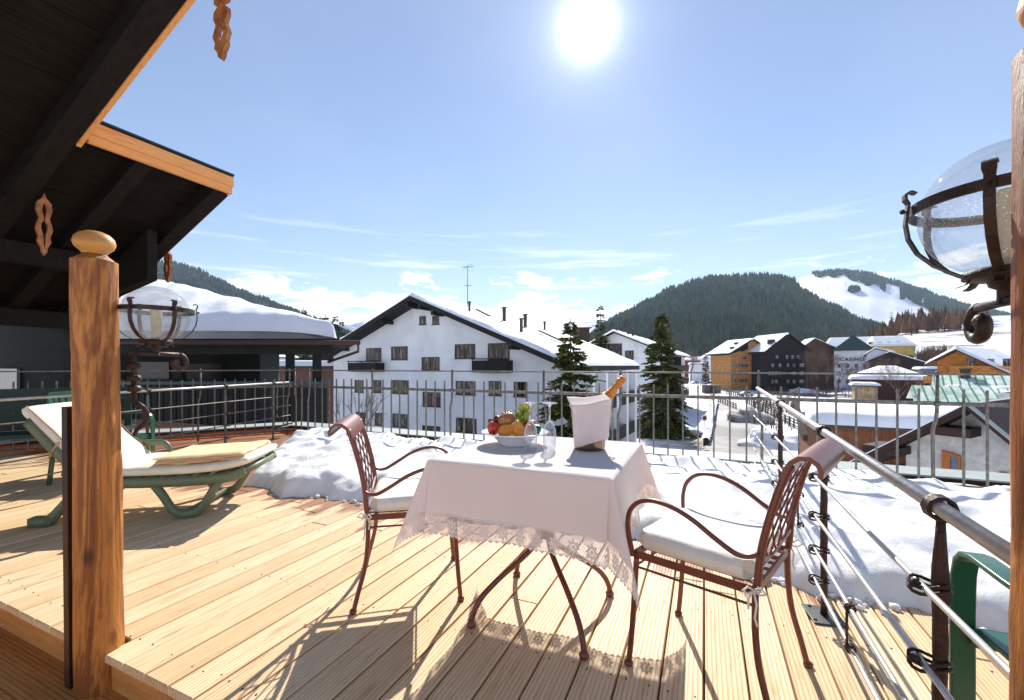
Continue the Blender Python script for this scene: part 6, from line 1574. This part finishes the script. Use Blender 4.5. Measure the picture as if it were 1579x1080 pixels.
# ---- street level: walls, fences, heaps, cars
m = MB(); a = gp(1088, 690); b = gp(1104, 622); t = thing('retaining_wall', 'low dark stone wall with snow on top along the left side of the road', 'wall', a, math.atan2(b.y - a.y, b.x - a.x)); L = (b - a).length
m.span((0, -.25, -.3), (L, .25, .9)); obj('stone', m, M_brown, t); m = MB(); m.grid(lambda u, v: Vector((L * u, -.45 + .9 * v + .12 * noise.noise(Vector((u * 14, 0, 3))), .80 + .32 * math.sin(math.pi * v) * (1 + .9 * noise.noise(Vector((u * 20, v, 0)))))), 80, 10); obj('snow', m, M_snowr, t, True)
def fence(label, A, B, z=GZ, h=1.3):
    L = (B - A).length; t = thing('fence', label, 'fence', (A.x, A.y, z), math.atan2(B.y - A.y, B.x - A.x), 'brown rail fences along the lane')
    for zz in (.4, .85, 1.25): m = MB(); m.span((0, -.04, zz - .07), (L, .04, zz + .07)); obj('rail', m, M_brown, t)
    n = max(2, int(L / 2.6))
    for i in range(n + 1): m = MB(); m.span((L * i / n - .08, -.09, -.2), (L * i / n + .08, .09, h + .1)); obj('post', m, M_brown, t)
fence('brown rail fence nearest the road bend', gp(1096, 616), gp(1135, 632)); fence('brown rail fence climbing to the right past the heap', gp(1150, 622), gp(1240, 668)); fence('brown rail fence behind the other two', gp(1120, 608), gp(1236, 645))
def heap(label, px, py, w_, h_, m_, seed):
    p = gp(px, py); m = MB(); m.blob((0, 0, 0), 1, (w_, w_ * .8, h_), 26, .55, seed)
    m.v = [tuple(Vector(v) * (1 + .25 * noise.noise(Vector(v) * .9 + Vector((seed, 0, 0))))) for v in m.v]; o = obj('snow_heap', m, m_, None, True); o.location = (p.x, p.y, GZ); return tag(o, label, 'snow heap', 'heaps of cleared snow')
heap('dirty grey heap of cleared snow at the right of the road', 1156, 650, 3.4, 2.0, M_rock, 1)
heap('clean snow heap right of the road behind the railing', 1185, 690, 3.0, 1.6, M_snowg, 2)
heap('grey snow heap left of the kiosk', 1300, 598, 5, 2.4, M_rock, 3); heap('grey snow heap by the street under the black block', 1268, 600, 5.5, 2.2, M_rock, 4)
heap('snow heap beside the foot of the big spruce', 995, 668, 3.2, 1.1, M_snowg, 5); heap('snow heap at the left of the road wall', 1068, 672, 2.6, 1.0, M_snowg, 6)
heap('snow heap left of the ochre block corner', 1135, 592, 7, 2, M_snowr, 7); heap('long snow heap in front of the black block', 1200, 595, 9, 2.2, M_snowr, 8); heap('snow heap in front of the hotel', 1300, 592, 9, 2, M_snowr, 9)
heap('rounded snow heap on the right of the street', 1240, 607, 4.5, 1.4, M_snowr, 10)
t = thing('container', 'grey boxy container at the edge of the car park', 'container', gp(1099, 606), YAW - .1)
m = MB(); m.span((-2.7, 0, 0), (2.7, 2.4, 2.5)); m.span((-2.8, -.1, 2.5), (2.8, 2.5, 2.62)); obj('box_body', m, mat('grey_brown_box', (.45, .42, .38), .8), t); m = MB(); m.span((-.9, -.06, .1), (.9, -.01, 2.2)); obj('door', m, M_tile, t)
t = thing('road_sign', 'small white and red road sign on a post by the road', 'sign', gp(1086, 672), YAW + .2)
m = MB(); m.tube([(0, 0, 0), (0, 0, 2.6)], .035, 6); obj('post', m, M_galv, t); m = MB(); m.span((-.4, -.05, 1.9), (.4, -.02, 2.7)); sg_ = obj('plate', m, M_cer, t)
m = MB(); m.lathe([(.20, -.004), (.29, -.004), (.29, .004), (.20, .004)], 20, (0, -.06, 2.3), Matrix.Rotation(R(90), 3, 'X')); obj('red_ring', m, M_red, sg_)
def make_car(label, x, y, rz, col):
    t = thing('parked_car', label, 'car', (x, y, GZ + .08), rz, 'cars parked in the valley car park')
    pr = [(-2.1, .35), (-2.15, .75), (-1.95, .92), (-1.3, 1.0), (-.75, 1.42), (.75, 1.45), (1.4, 1.05), (2.05, .92), (2.15, .6), (2.1, .35)]
    m = MB(); m.prism([(a, -.82, b) for a, b in pr], (0, 1.64, 0)); obj('body', m, mat('car_paint_' + col[0], col[1], .25, .3, spec=.7), t, bevel=.08)
    m = MB(); m.prism([(a, -.835, b) for a, b in [(-1.2, 1.0), (-.72, 1.36), (.7, 1.38), (1.25, 1.04)]], (0, 1.67, 0)); obj('side_glass', m, mat('car_glass', (.07, .08, .1), .1), t)
    for sx_ in (-1.3, 1.35):
        for sy in (-.84, .66): m = MB(); m.lathe([(.2, 0), (.33, .01), (.33, .17), (.2, .18)], 14, (sx_, sy + .18, .33), Matrix.Rotation(R(90), 3, 'X')); obj('wheel', m, mat('tyre', (.05, .05, .05), .9), t)
    return t
cc_ = [('dark_red', (.40, .06, .08)), ('slate', (.18, .24, .30)), ('silver', (.62, .66, .70)), ('black', (.06, .07, .09)), ('pale_blue', (.50, .60, .70)), ('dark_teal', (.08, .22, .24)), ('white', (.85, .86, .88))]
cl_ = [(1068, 585, 0, 'dark red car at the far left of the car park'), (1079, 587, 1, 'slate coloured car right of the dark red one in the car park'), (1089, 587.5, 3, 'black car in the back row of the car park'), (1072, 593, 2, 'silver car in the front row of the car park'), (1083, 594, 4, 'pale blue car in the front row of the car park'), (1101, 587, 5, 'dark teal car above the grey container'), (1112, 589, 6, 'white car right of the teal one near the ochre block'), (1093, 593.5, 1, 'slate car next to the pale blue one in the front row'),
       (1283, 604.5, 5, 'dark teal car parked beside the street below the hotel'), (1299, 606, 6, 'white car parked beside the street below the hotel'), (1205, 598, 3, 'black car by the snow in front of the black block'), (1150, 612, 2, 'silver car parked by the fence beyond the lane')]
for px, py, ci, lab in cl_:
    p = gp(px, py); make_car(lab, p.x, p.y, YAW + rnd.uniform(-.3, .3) + (1.2 if ci == 4 else 0), cc_[ci])
# snow field poles of the ski lift on the slope
for i, px in enumerate((1232, 1253, 1278, 1304, 1350, 1378)):
    p = H2.at(px, .62 + .02 * i); t = thing('lift_pylon', 'ski lift pylon on the snowy slope, %s from the left' % ['first', 'second', 'third', 'fourth', 'fifth', 'sixth'][i], 'pylon', p, YAW, 'ski lift pylons')
    m = MB(); m.tube([(0, 0, 0), (0, 0, 16)], [.7, .45], 6); obj('mast', m, M_tile, t); m = MB(); m.span((-3, -.3, 15.3), (3, .3, 16)); obj('crossarm', m, M_tile, t)
# ---- air
HAZE = .00007
hb = MB(); hb.span((-5200, -150, -40), (3200, 5400, 640))
hm = bpy.data.materials.new('haze_air'); hm.use_nodes = True; nt = hm.node_tree; nt.nodes.clear(); o = nt.nodes.new('ShaderNodeOutputMaterial'); pv = nt.nodes.new('ShaderNodeVolumePrincipled')
pv.inputs['Density'].default_value = HAZE; pv.inputs['Color'].default_value = (.62, .80, 1, 1); pv.inputs['Anisotropy'].default_value = .25; nt.links.new(pv.outputs[0], o.inputs['Volume'])
hz_ = obj('haze', hb, hm); tag(hz_, 'thin bluish air over the valley', None, None, 'stuff')
